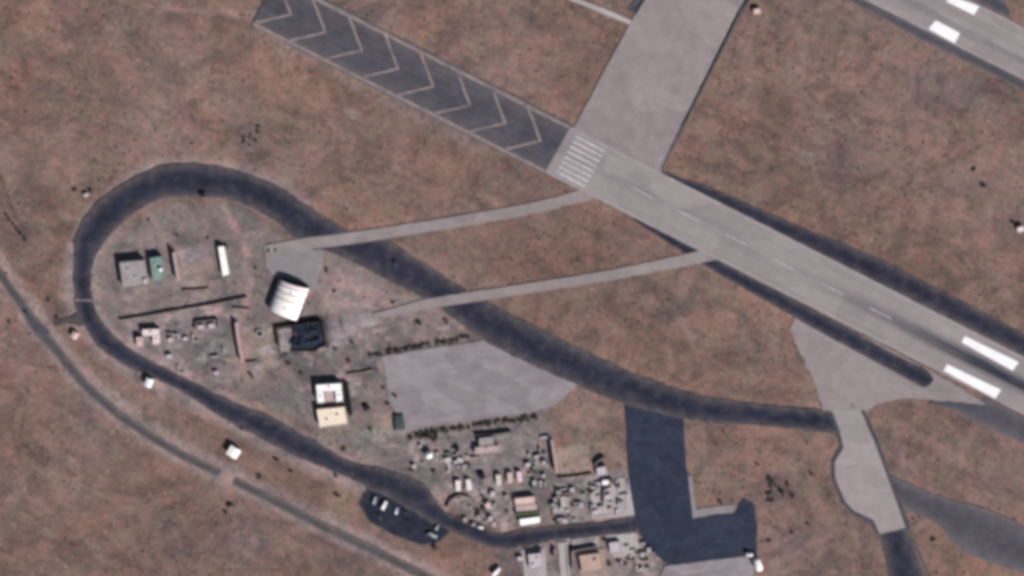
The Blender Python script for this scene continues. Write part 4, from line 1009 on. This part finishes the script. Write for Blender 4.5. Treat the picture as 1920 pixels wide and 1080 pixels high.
# ------------------------------------------------------------------ radome, well, tanks
def radome():
    x, y = P2(804, 851); root = empty('radome', (x, y, 0), 'bright white radar dome on a drum near the bushes', 'radar dome')
    m = MB(); m.tube((x, y, -.8), (x, y, 1.6), 3.0, n=24); m.build('drum', 'wall_grey', root)
    m = MB(); m.dome((x, y, 2.6), 3.5, 3.3, 24, 12, -.35); m.build('dome', 'white_paint', root, smooth=True)
    m = MB(); m.box((x - 2.2, y + 2.2, .5), (1.0, .2, 2.0), math.radians(45)); m.build('door', 'door_paint', root)
radome()
def well():
    x, y = P2(487, 625); root = empty('round_well', (x, y, 0), 'round well with a pale rim and a dark mouth east of the long blast wall', 'well')
    outer = [(x + 3.6 * math.cos(t), y + 3.6 * math.sin(t)) for t in np.linspace(0, 2 * math.pi, 25)[:-1]]; inner = [(x + 2.5 * math.cos(t), y + 2.5 * math.sin(t)) for t in np.linspace(0, 2 * math.pi, 25)[:-1]]
    m = MB(); m.ring(outer, inner, -.8, .9); m.build('rim', 'concrete_block', root)
    m = MB(); m.prism(inner, -.8, .12); m.build('mouth', 'tar', root)
    m = MB(); m.tube((x - 2.9, y, .9), (x - 2.9, y, 2.6), .1, n=6); m.tube((x + 2.9, y, .9), (x + 2.9, y, 2.6), .1, n=6); m.tube((x - 3, y, 2.6), (x + 3, y, 2.6), .12, n=6); m.build('winch_frame', 'pole_metal', root)
well()
def storage_tank(px, py, L, r, deg, label, z=0.1):
    p = P(px, py, r); root = empty('storage_tank', (p.x, p.y, 0), label, 'tank', 'white tanks by the apron'); a = math.radians(deg); d = Vector((math.cos(a), math.sin(a), 0)); c = Vector((p.x, p.y, r + .7))
    m = MB()
    prof = [(-.5, .0), (-.49, .35), (-.465, .65), (-.42, .88), (-.37, 1), (.37, 1), (.42, .88), (.465, .65), (.49, .35), (.5, 0)]; n = 18; w = Vector((0, 0, 1)); s_ = d.cross(w); vs_ = []
    for t, k in prof:
        for i in range(n):
            th = 2 * math.pi * i / n; vs_.append(c + d * (t * L) + (s_ * math.cos(th) + w * math.sin(th)) * (r * max(k, .01)))
    fs = [(j * n + i, j * n + (i + 1) % n, (j + 1) * n + (i + 1) % n, (j + 1) * n + i) for j in range(len(prof) - 1) for i in range(n)]
    m.add(vs_, fs); sh = m.build('shell', 'white_paint', root, smooth=True)
    m = MB(); m.tube(c + w * (r - .1), c + w * (r + .5), .55, n=12); m.build('manhole', 'unit_metal', sh)
    for k in (-.28, .28):
        e = c + d * (L * k); m = MB(); m.box((e.x, e.y, .35), (.8, 2 * r * .8, 1.6), a); m.build('saddle', 'concrete_block', root)
storage_tank(1421, 1058, 12.5, 3.3, -72, 'large white fuel tank at the south-east corner of the dark apron')
storage_tank(1405, 1039, 6.5, 1.7, -10, 'small white tank lying above the large fuel tank')

# tarpaulin covered stack
def tarp_stack(px, py, w, d, h, deg, mat, label):
    p = P(px, py); root = empty('covered_stack', (p.x, p.y, 0), label, 'covered stack'); a = math.radians(deg); n = 9; r = random.Random(px)
    vs_ = []; fs = []
    for j in range(n):
        for i in range(n):
            u = i / (n - 1) * 2 - 1; v = j / (n - 1) * 2 - 1; e = max(abs(u), abs(v)); z = h * (1 - max(0, (e - .62) / .38) ** 1.3) + r.uniform(-.12, .12) * h * (e < .9) - (.4 if e > .95 else 0)
            x = u * w / 2 * (1 - .25 * max(0, v)); y = v * d / 2; vs_.append((p.x + x * math.cos(a) - y * math.sin(a), p.y + x * math.sin(a) + y * math.cos(a), max(z, -.6)))
    for j in range(n - 1):
        for i in range(n - 1): fs.append((j * n + i, j * n + i + 1, (j + 1) * n + i + 1, (j + 1) * n + i))
    m = MB(); m.add(vs_, fs); m.build('tarpaulin', mat, root)
    m = MB()
    for k in (-.25, .25):
        for s_ in (-1, 1):
            q = (p.x + s_ * w * .56 * math.cos(a) - k * d * math.sin(a), p.y + s_ * w * .56 * math.sin(a) + k * d * math.cos(a)); m.box((q[0], q[1], -.1), (.5, .5, .7), a)
    m.build('weights', 'concrete_block', root)
tarp_stack(748, 790, 10.5, 17, 2.4, 4, 'olive_canvas', 'dark green canvas-covered stack at the south-west corner of the pale apron')
tarp_stack(686, 763, 6, 7, 1.8, 30, 'char', 'small dark covered heap east of the white and cream buildings')

# ------------------------------------------------------------------ vehicles
def make_vehicle(kind, paint_, bed_):
    L, Wd = (8.6, 2.9) if kind == 'truck' else (5.2, 2.2)
    root = bpy.data.objects.new('parked_truck' if kind == 'truck' else 'parked_van', None); COL.objects.link(root); ORG[root.name] = Vector((0, 0, 0))
    m = MB(); m.box((0, 0, .75), (Wd * .6, L * .96, .25)); m.build('chassis', 'dark_paint', root)
    if kind == 'truck':
        m = MB(); m.box((0, L * .36, 1.55), (Wd * .9, L * .24, 1.7)); m.box((0, L * .37, 2.5), (Wd * .84, L * .18, .25)); cab = m.build('cab', paint_, root)
        m = MB(); m.box((0, L * .36 + L * .123, 1.95), (Wd * .78, .08, .7)); m.build('windscreen', 'glass', cab)
        m = MB(); m.box((0, -L * .13, 2.0), (Wd, L * .68, 2.3)); bx_ = m.build('cargo_box', bed_, root)
        m = MB()
        for k in range(6): m.box((0, -L * .13 + (k - 2.5) * L * .11, 3.18), (Wd * .96, .12, .08))
        m.build('roof_bows', bed_, bx_)
        ys = (L * .36, -L * .18, -L * .33)
    else:
        m = MB()
        prof = [(-.5, .5), (-.5, 1.9), (-.46, 2.05), (.18, 2.05), (.32, 1.45), (.47, 1.25), (.5, .9), (.5, .5)]
        vs_ = [(s_ * Wd / 2 * (.9 if z > 1.5 else 1), y * L, z) for s_ in (-1, 1) for y, z in prof]; k = len(prof)
        m.add(vs_, [tuple(range(k - 1, -1, -1)), tuple(range(k, 2 * k))] + [(i, (i + 1) % k, k + (i + 1) % k, k + i) for i in range(k)]); cab = m.build('body', paint_, root)
        v = [(s_ * Wd * .41, y * L + .02, z + .03) for s_ in (-1, 1) for y, z in ((.20, 1.99), (.315, 1.50))]
        m = MB(); m.add(v, [(0, 2, 3, 1)]); m.build('windscreen', 'glass', cab)
        ys = (L * .32, -L * .32)
    for s_ in (-1, 1):
        m = MB(); m.box((s_ * Wd * .36, L * (.485 if kind == 'truck' else .5), 1.0), (.35, .1, .22)); m.build('headlight', 'white_paint', root)
        for y in ys:
            m = MB(); m.tube((s_ * (Wd / 2 - .3), y, .5), (s_ * (Wd / 2 + .02), y, .5), .5, n=14); w = m.build('wheel', 'tyre', root)
            m = MB(); m.tube((s_ * (Wd / 2), y, .5), (s_ * (Wd / 2 + .05), y, .5), .26, n=10); m.build('rim', 'rim', w)
    return root
VG = 'vehicles parked along the loop road'
for kind, px, py, deg, p_, b_, lab, sc in (
        ('truck', 721, 946, -25, 'white_paint', 'white_paint', 'bright white box truck parked in the lay-by, north-westernmost', 1.0), ('van', 744, 957, -12, 'lilac_paint', 'lilac_paint', 'pale lilac van parked next to the white box truck', 1.15),
        ('van', 760, 960, 60, 'dark_paint', 'dark_paint', 'dark van parked east of the lilac van', 1.0), ('truck', 703, 937, -15, 'grey_paint', 'grey_paint', 'narrow grey truck on the west edge of the lay-by', .85),
        ('truck', 812, 1002, 62, 'grey_paint', 'grey_paint', 'grey truck at the east end of the lay-by', .95), ('van', 820, 988, -25, 'grey_paint', 'grey_paint', 'grey van just north of the grey truck in the lay-by', 1.0),
        ('van', 901, 988, 80, 'white_paint', 'white_paint', 'white van at the north edge of the loop road by the storage yard', 1.0), ('truck', 931, 1071, -42, 'white_paint', 'white_paint', 'long white truck standing askew south of the loop road', 1.15),
        ('van', 742, 493, 20, 'dark_paint', 'dark_paint', 'dark van alone on the wide taxiway near the cross road', 1.25), ('van', 800, 1000, 60, 'dark_paint', 'dark_paint', 'dark van beside the grey truck in the lay-by', 1.0),
        ('van', 712, 968, 40, 'olive_canvas', 'olive_canvas', 'dark green van south of the bright white box truck', 1.2), ('van', 1010, 1030, 85, 'dark_paint', 'dark_paint', 'dark van in front of the pale pink compound house', 1.0)):
    o = make_vehicle(kind, p_, b_); place(o, px, py, deg, lab, 'truck' if kind == 'truck' else 'van', VG, z=.07, scale=(sc, sc, sc))

# ------------------------------------------------------------------ crates and stacked goods
def make_crate(mat):
    root = bpy.data.objects.new('supply_crate', None); COL.objects.link(root); ORG[root.name] = Vector((0, 0, 0))
    m = MB(); m.box((0, 0, 1.0), (3.6, 2.8, 1.9)); m.build('box', mat, root)
    m = MB(); m.box((0, 0, 2.0), (3.75, 2.95, .14)); m.build('lid', mat, root)
    m = MB()
    for x in (-1.3, 0, 1.3): m.box((x, 0, .04), (.3, 2.9, .14))
    m.build('skids', 'bark', root)
    return root
protos = {}
def crate(px, py, deg, mat, lab, s=1.0, group='crates in the yards'):
    if mat not in protos: protos[mat] = o = make_crate(mat)
    else: o = copy_tree(protos[mat])
    place(o, px, py, deg, lab, 'crate', group, z=.02, scale=(s, s, s * random.uniform(.8, 1.2)))
for px, py, deg, mat, lab, s in ((840, 861, 20, 'pale_block', 'pale lilac crate, western of two south-east of the radar dome', 1.5), (863, 861, -15, 'pale_block', 'pale lilac crate, eastern of two south-east of the radar dome', 1.4),
        (377, 612, 0, 'pale_block', 'pale crate in the western half of the U-shaped enclosure', 1.3), (397, 610, 5, 'pale_block', 'pale crate in the eastern half of the U-shaped enclosure', 1.3),
        (1135, 903, 5, 'white_paint', 'white crate at the top of the pale eastern storage pad', 1.4), (777, 873, 60, 'pale_block', 'lone grey crate on the north verge of the loop road', 1.0),
        (406, 698, 10, 'pale_block', 'lone pale crate between the loop road and the long blast wall', 1.0), (320, 636, 15, 'pale_block', 'flat pale crate east of the pale pink courtyard house', 1.2), (348, 634, 0, 'pale_block', 'small pale crate further east of the courtyard house', 1.0),
        (318, 667, 5, 'pale_block', 'pale crate near the loop road south-east of the courtyard house', 1.2), (924, 925, 75, 'pale_block', 'upright pale crate south of the cream container', 1.4), (915, 945, 50, 'salmon_roof', 'reddish crate south-west of the salmon-roofed hut', 1.4),
        (920, 971, 80, 'pale_block', 'pale crate beside the service road west of the white store', 1.2), (990, 870, 20, 'pale_block', 'pale crate north-east of the row of three containers', 1.2), (1913, 428, 20, 'pale_pink_roof', 'pale crate alone in the dirt at the right edge', 1.5),
        (1419, 20, 10, 'salmon_roof', 'pinkish crate beside the runway link at the top', 1.5), (162, 365, 15, 'pale_block', 'lone pale crate outside the loop to the north-west', 1.0), (975, 1046, 0, 'pale_block', 'pale crate by the west edge of the southern compound', 1.2)):
    crate(px, py, deg, mat, lab, s)
r3 = random.Random(77)
for lab, grp, (x0, x1, y0, y1), n, mats in (
        ('low crate from the west among the clutter of the pale eastern storage pad', 'clutter on the eastern storage pad', (1108, 1168, 900, 965), 18, ['pale_block', 'concrete_block', 'tan_roof', 'dark_wall']),
        ('low crate from the west among the clutter of the grey storage pad', 'clutter on the western storage pad', (1036, 1098, 915, 978), 16, ['concrete_block', 'wall_grey', 'pale_block', 'dark_wall']),
        ('small crate from the west between the three containers and the blast wall', 'clutter between containers and blast wall', (988, 1028, 830, 915), 16, ['concrete_block', 'wall_grey', 'wall_plaster', 'olive_canvas']),
        ('small crate from the west in the ground south of the paired containers', 'clutter south of the paired containers', (850, 955, 930, 985), 16, ['concrete_block', 'wall_grey', 'wall_plaster', 'dark_wall']),
        ('small crate from the west in the open part of the southern compound', 'clutter in the southern compound', (1120, 1225, 1012, 1070), 16, ['concrete_block', 'pale_block', 'wall_grey', 'dark_wall']),
        ('small crate from the west in the clutter round the radar dome', 'clutter round the radar dome', (782, 885, 835, 885), 14, ['concrete_block', 'wall_grey', 'wall_plaster', 'dark_wall'])):
    xs_ = sorted(r3.uniform(x0, x1) for _ in range(n))
    for k in range(n): crate(xs_[k], r3.uniform(y0, y1), r3.choice((5, 8, 95, r3.uniform(0, 90))), r3.choice(mats), ORD[k] + ' ' + lab, r3.uniform(.5, 1.2), grp)

# ------------------------------------------------------------------ bushes and trees
def leaf_mesh(name, n, seed, size=.55, flat=.75, lobes=7):
    r = random.Random(seed); vs_ = []; fs = []
    cl = [(Vector((r.uniform(-.65, .65), r.uniform(-.65, .65), r.uniform(.35, 1.1) * flat)), r.uniform(.28, .55)) for _ in range(lobes)]
    for k in range(n):
        c, rad = r.choice(cl); d = Vector((r.gauss(0, 1), r.gauss(0, 1), r.gauss(0, 1))).normalized(); p = c + d * rad * r.uniform(.55, 1.0)
        if p.z < .03: p.z = .03 + r.random() * .1
        u = d.orthogonal().normalized(); u.rotate(Matrix.Rotation(r.uniform(0, 6.28), 3, d)); w = d.cross(u); s_ = size * r.uniform(.12, .28); t = d * r.uniform(-.1, .1)
        b = len(vs_); vs_ += [p - u * s_, p + w * s_ * .6 + t, p + u * s_, p - w * s_ * .6 - t]; fs.append((b, b + 1, b + 2, b + 3))
    m = MB(); m.add(vs_, fs); return m.mesh(name)
crowns = []
for k in range(5):
    for mt in ('leaf_dark', 'leaf_grey'):
        me_ = leaf_mesh('crown', 260, 40 + k); me_.materials.append(MATS[mt]); crowns.append((mt, me_))
trunk_me = None
m = MB(); m.tube((0, 0, -.35), (0, 0, .45), .09, .05, 7, False)
for k in range(5):
    a = k * 1.26; m.tube((0, 0, .3), (.45 * math.cos(a), .45 * math.sin(a), .75), .045, .015, 5, False)
trunk_me = m.mesh('trunk'); trunk_me.materials.append(MATS['bark'])
def bush(name, px, py, d, h, label, group, mt='leaf_dark', cat=None):
    p = P(px, py); root = bpy.data.objects.new(name, None); COL.objects.link(root); root.location = (p.x, p.y, max(gz(p.x, p.y), -.9)); root.rotation_euler = (0, 0, random.uniform(0, 6.28)); root.scale = (d / 2, d / 2 * random.uniform(.8, 1.2), h)
    tag(root, label, cat or ('tree' if 'tree' in name else 'shrub'), group)
    c = bpy.data.objects.new('crown', random.choice([q for a, q in crowns if a == mt])); COL.objects.link(c); c.parent = root
    t = bpy.data.objects.new('trunk', trunk_me); COL.objects.link(t); t.parent = root
rb = random.Random(9)

def row(a, b, n, jit, d, h, label, group, name='small_tree', mt='leaf_dark', gaps=()):
    c = 0
    for k in range(n):
        if k in gaps: continue
        t = (k + .5) / n
        bush(name, lerp(a[0], b[0], t) + rb.uniform(-jit, jit), lerp(a[1], b[1], t) + rb.uniform(-jit, jit) * .5, rb.uniform(*d), rb.uniform(*h), ORD[c] + ' ' + label, group, mt); c += 1
row((690, 668), (880, 632), 24, 1.5, (4.6, 7.0), (1.5, 2.4), 'dark bushy tree from the west in the row north of the pale apron', 'tree row north of the pale apron', gaps=(3, 15))
row((790, 812), (1012, 782), 26, 2, (4.6, 7.5), (1.5, 2.4), 'dark bushy tree from the west in the row south of the pale apron', 'tree row south of the pale apron', gaps=(17,))
row((768, 820), (824, 816), 8, 5, (5.0, 8.0), (1.8, 2.8), 'dark bushy tree from the west in the clump above the radar dome', 'tree clump above the radar dome')
for (px, py, d, h, lab) in ((470, 705, 5.5, 2.6, 'dark round bush in the open yard below the long blast wall'), (857, 838, 6.5, 4.0, 'dark tree standing between the two pale lilac crates and the apron'), (331, 441, 3.5, 2, 'small dark shrub north of the grey pad'),
        (279, 413, 3.5, 1.8, 'small dark shrub inside the loop near its north-west bend'), (423, 460, 4.5, 2.6, 'dark shrub at the north end of the white-roofed barrack'), (390, 447, 3.2, 1.6, 'small shrub north-west of the white-roofed barrack'), (480, 503, 3.6, 1.8, 'small dark shrub west of the hangar forecourt'),
        (502, 470, 4.5, 2.0, 'low grey-green shrub at the west end of the concrete cross road'), (517, 469, 4, 1.8, 'low grey-green shrub on the forecourt just off the cross road'), (613, 508, 4.2, 2, 'dark shrub east of the hangar forecourt'), (627, 546, 4.6, 2.2, 'dark shrub in the field east of the hangar'),
        (737, 567, 4.2, 2, 'dark shrub near the edge of the wide taxiway'), (785, 605, 6.0, 3, 'dark purple bush south of the taxiway crossing'), (840, 604, 5.5, 3, 'dark bush where the crossing meets the taxiway'), (659, 641, 4.5, 2.0, 'dark shrub east of the burnt shed'), (628, 655, 5, 2.2, 'dark shrub at the south-east corner of the burnt shed'),
        (540, 680, 6, 2.0, 'low dark scrub bush south of the bare floor slab'), (565, 700, 5, 1.8, 'low dark scrub bush north-west of the white notched building'), (655, 678, 4.5, 2, 'brownish shrub between burnt shed and pale apron'), (718, 728, 4, 2, 'dark shrub on the west edge of the pale apron, upper'), (726, 757, 4.5, 2.4, 'dark shrub on the west edge of the pale apron, lower'), (739, 741, 4.8, 3, 'dark upright bush just inside the west edge of the pale apron'),
        (645, 843, 5, 2, 'dark shrub south of the cream-roofed building'), (696, 805, 4.5, 2, 'brown shrub beside the pink ground patch'), (770, 882, 5, 2.2, 'dark shrub on the north verge of the loop road'), (895, 958, 5, 2.5, 'dark bush inside the bent bank wall'), (950, 958, 4, 2, 'dark shrub west of the green store'),
        (1108, 945, 5, 2.5, 'dark bush on the western part of the pale eastern storage pad'), (1073, 946, 5, 2.5, 'dark bush at the east side of the U-shaped wall'), (1143, 1057, 5, 2.5, 'dark bush south of the lilac-grey compound hut'), (1113, 1050, 4.5, 2, 'dark bush beside the tan-roofed compound store'), (1174, 1056, 5, 2.0, 'low dark bush on the southern compound pad'),
        (452, 803, 4.5, 2, 'dark shrub on the south verge of the loop above the lone white hut'), (518, 860, 6, 2.4, 'dark shrub in the dirt south of the loop road'), (545, 884, 5, 2, 'dark shrub nearer the perimeter road'), (485, 893, 6, 1.8, 'dark low shrub beside the perimeter road gap'), (630, 893, 4.5, 2.2, 'dark shrub touching the south edge of the loop road'),
        (632, 930, 6, 2.2, 'elongated dark shrub south of the loop west of the lay-by'), (815, 1027, 8, 2.6, 'dark purple bush at the south-east end of the lay-by'), (430, 945, 7, 2.5, 'dark bush south of the perimeter road gap'), (422, 960, 5, 2.0, 'smaller dark bush below the one by the road gap'), (90, 563, 4.5, 2, 'dark shrub between perimeter road and loop'),
        (108, 594, 5, 2, 'dark shrub at the loop junction'), (169, 357, 5.5, 2.4, 'dark shrub outside the loop at its north-west, eastern'), (140, 357, 5.0, 2.0, 'dark shrub outside the loop at its north-west, western'), (140, 452, 4, 1.8, 'dark shrub touching the outer west edge of the loop'), (18, 603, 4.5, 1.8, 'dark shrub west of the perimeter road'),
        (1827, 318, 6, 2.2, 'dark shrub in the dirt below the second runway'), (1845, 350, 6, 2.2, 'dark shrub further down in the dirt below the second runway'), (1900, 416, 6, 1.8, 'dark shrub left of the crate at the right edge'), (1600, 686 + 75, 3, 1.4, 'little dark shrub at the top of the holding bay'), (1522, 888, 4.5, 1.8, 'dark shrub west of the holding bay'),
        (1749, 1010, 6, 2.2, 'dark shrub east of the exit taxiway'), (1485, 1000, 4, 1.8, 'dark shrub east of the dark apron'), (1515, 982, 4.5, 1.8, 'dark shrub between dark apron and dirt track'), (1441, 1013, 4.5, 2, 'dark shrub near the large fuel tank'), (1352, 940, 5, 2.0, 'reddish dark shrub on the dirt island of the apron'), (1420, 870, 4, 1.6, 'small dark shrub north of the scrub patch')):
    bush('dark_shrub', px, py, d, h, lab, 'scattered shrubs', rb.choice(['leaf_dark', 'leaf_dark', 'leaf_grey']))
for k, gx_ in enumerate(sorted(rb.gauss(1458, 17) for _ in range(16))):
    bush('dark_shrub', gx_, rb.gauss(916, 14), rb.uniform(3, 6), rb.uniform(1.4, 2.4), ORD[k] + ' dark shrub from the west in the dense scrub patch east of the dark apron', 'scrub patch east of the apron', 'leaf_dark')
for k, gx_ in enumerate(sorted(rb.gauss(468, 11) for _ in range(9))):
    bush('dark_shrub', gx_, rb.gauss(255, 20), rb.uniform(3, 5), rb.uniform(1.0, 1.8), ORD[k] + ' grey shrub from the west in the loose patch below the runway overrun', 'shrub patch below the overrun', 'leaf_grey')
row((8, 400), (50, 455), 7, 2, (3, 4.5), (1.4, 2.2), 'dark shrub from the north-west in the short line above the perimeter road', 'shrub line above the perimeter road', 'dark_shrub')

# thin scrub over the open soil: far too many tufts to count
def scrub():
    r = np.random.default_rng(3); vs_ = []; fs = []
    paved = []
    n = 0
    while n < 5200:
        px = r.uniform(-30, 1950); py = r.uniform(-30, 1110); p = P(px, py)
        if vnoise(np.array([p.x]), np.array([p.y]), 26.0, 55)[0] < r.uniform(.15, .95): continue
        n += 1; z = gz(p.x, p.y); s_ = r.uniform(.35, 1.1)
        for k in range(5):
            a = r.uniform(0, 6.28); dx, dy = math.cos(a) * s_, math.sin(a) * s_; ox, oy = r.uniform(-.6, .6, 2) * s_; h = r.uniform(.3, .8) * s_; b = len(vs_)
            vs_ += [(p.x + ox - dx * .5, p.y + oy - dy * .5, z), (p.x + ox + dx * .5, p.y + oy + dy * .5, z), (p.x + ox + dx * .5 - dy * .4, p.y + oy + dy * .5 + dx * .4, z + h), (p.x + ox - dx * .5 - dy * .4, p.y + oy - dy * .5 + dx * .4, z + h)]
            fs.append((b, b + 1, b + 2, b + 3))
    m = MB(); m.add(vs_, fs); o = m.build('scrub', 'dry_scrub'); o['kind'] = 'stuff'; o['label'] = 'thin dry scrub dotted over the bare reddish soil'
scrub()
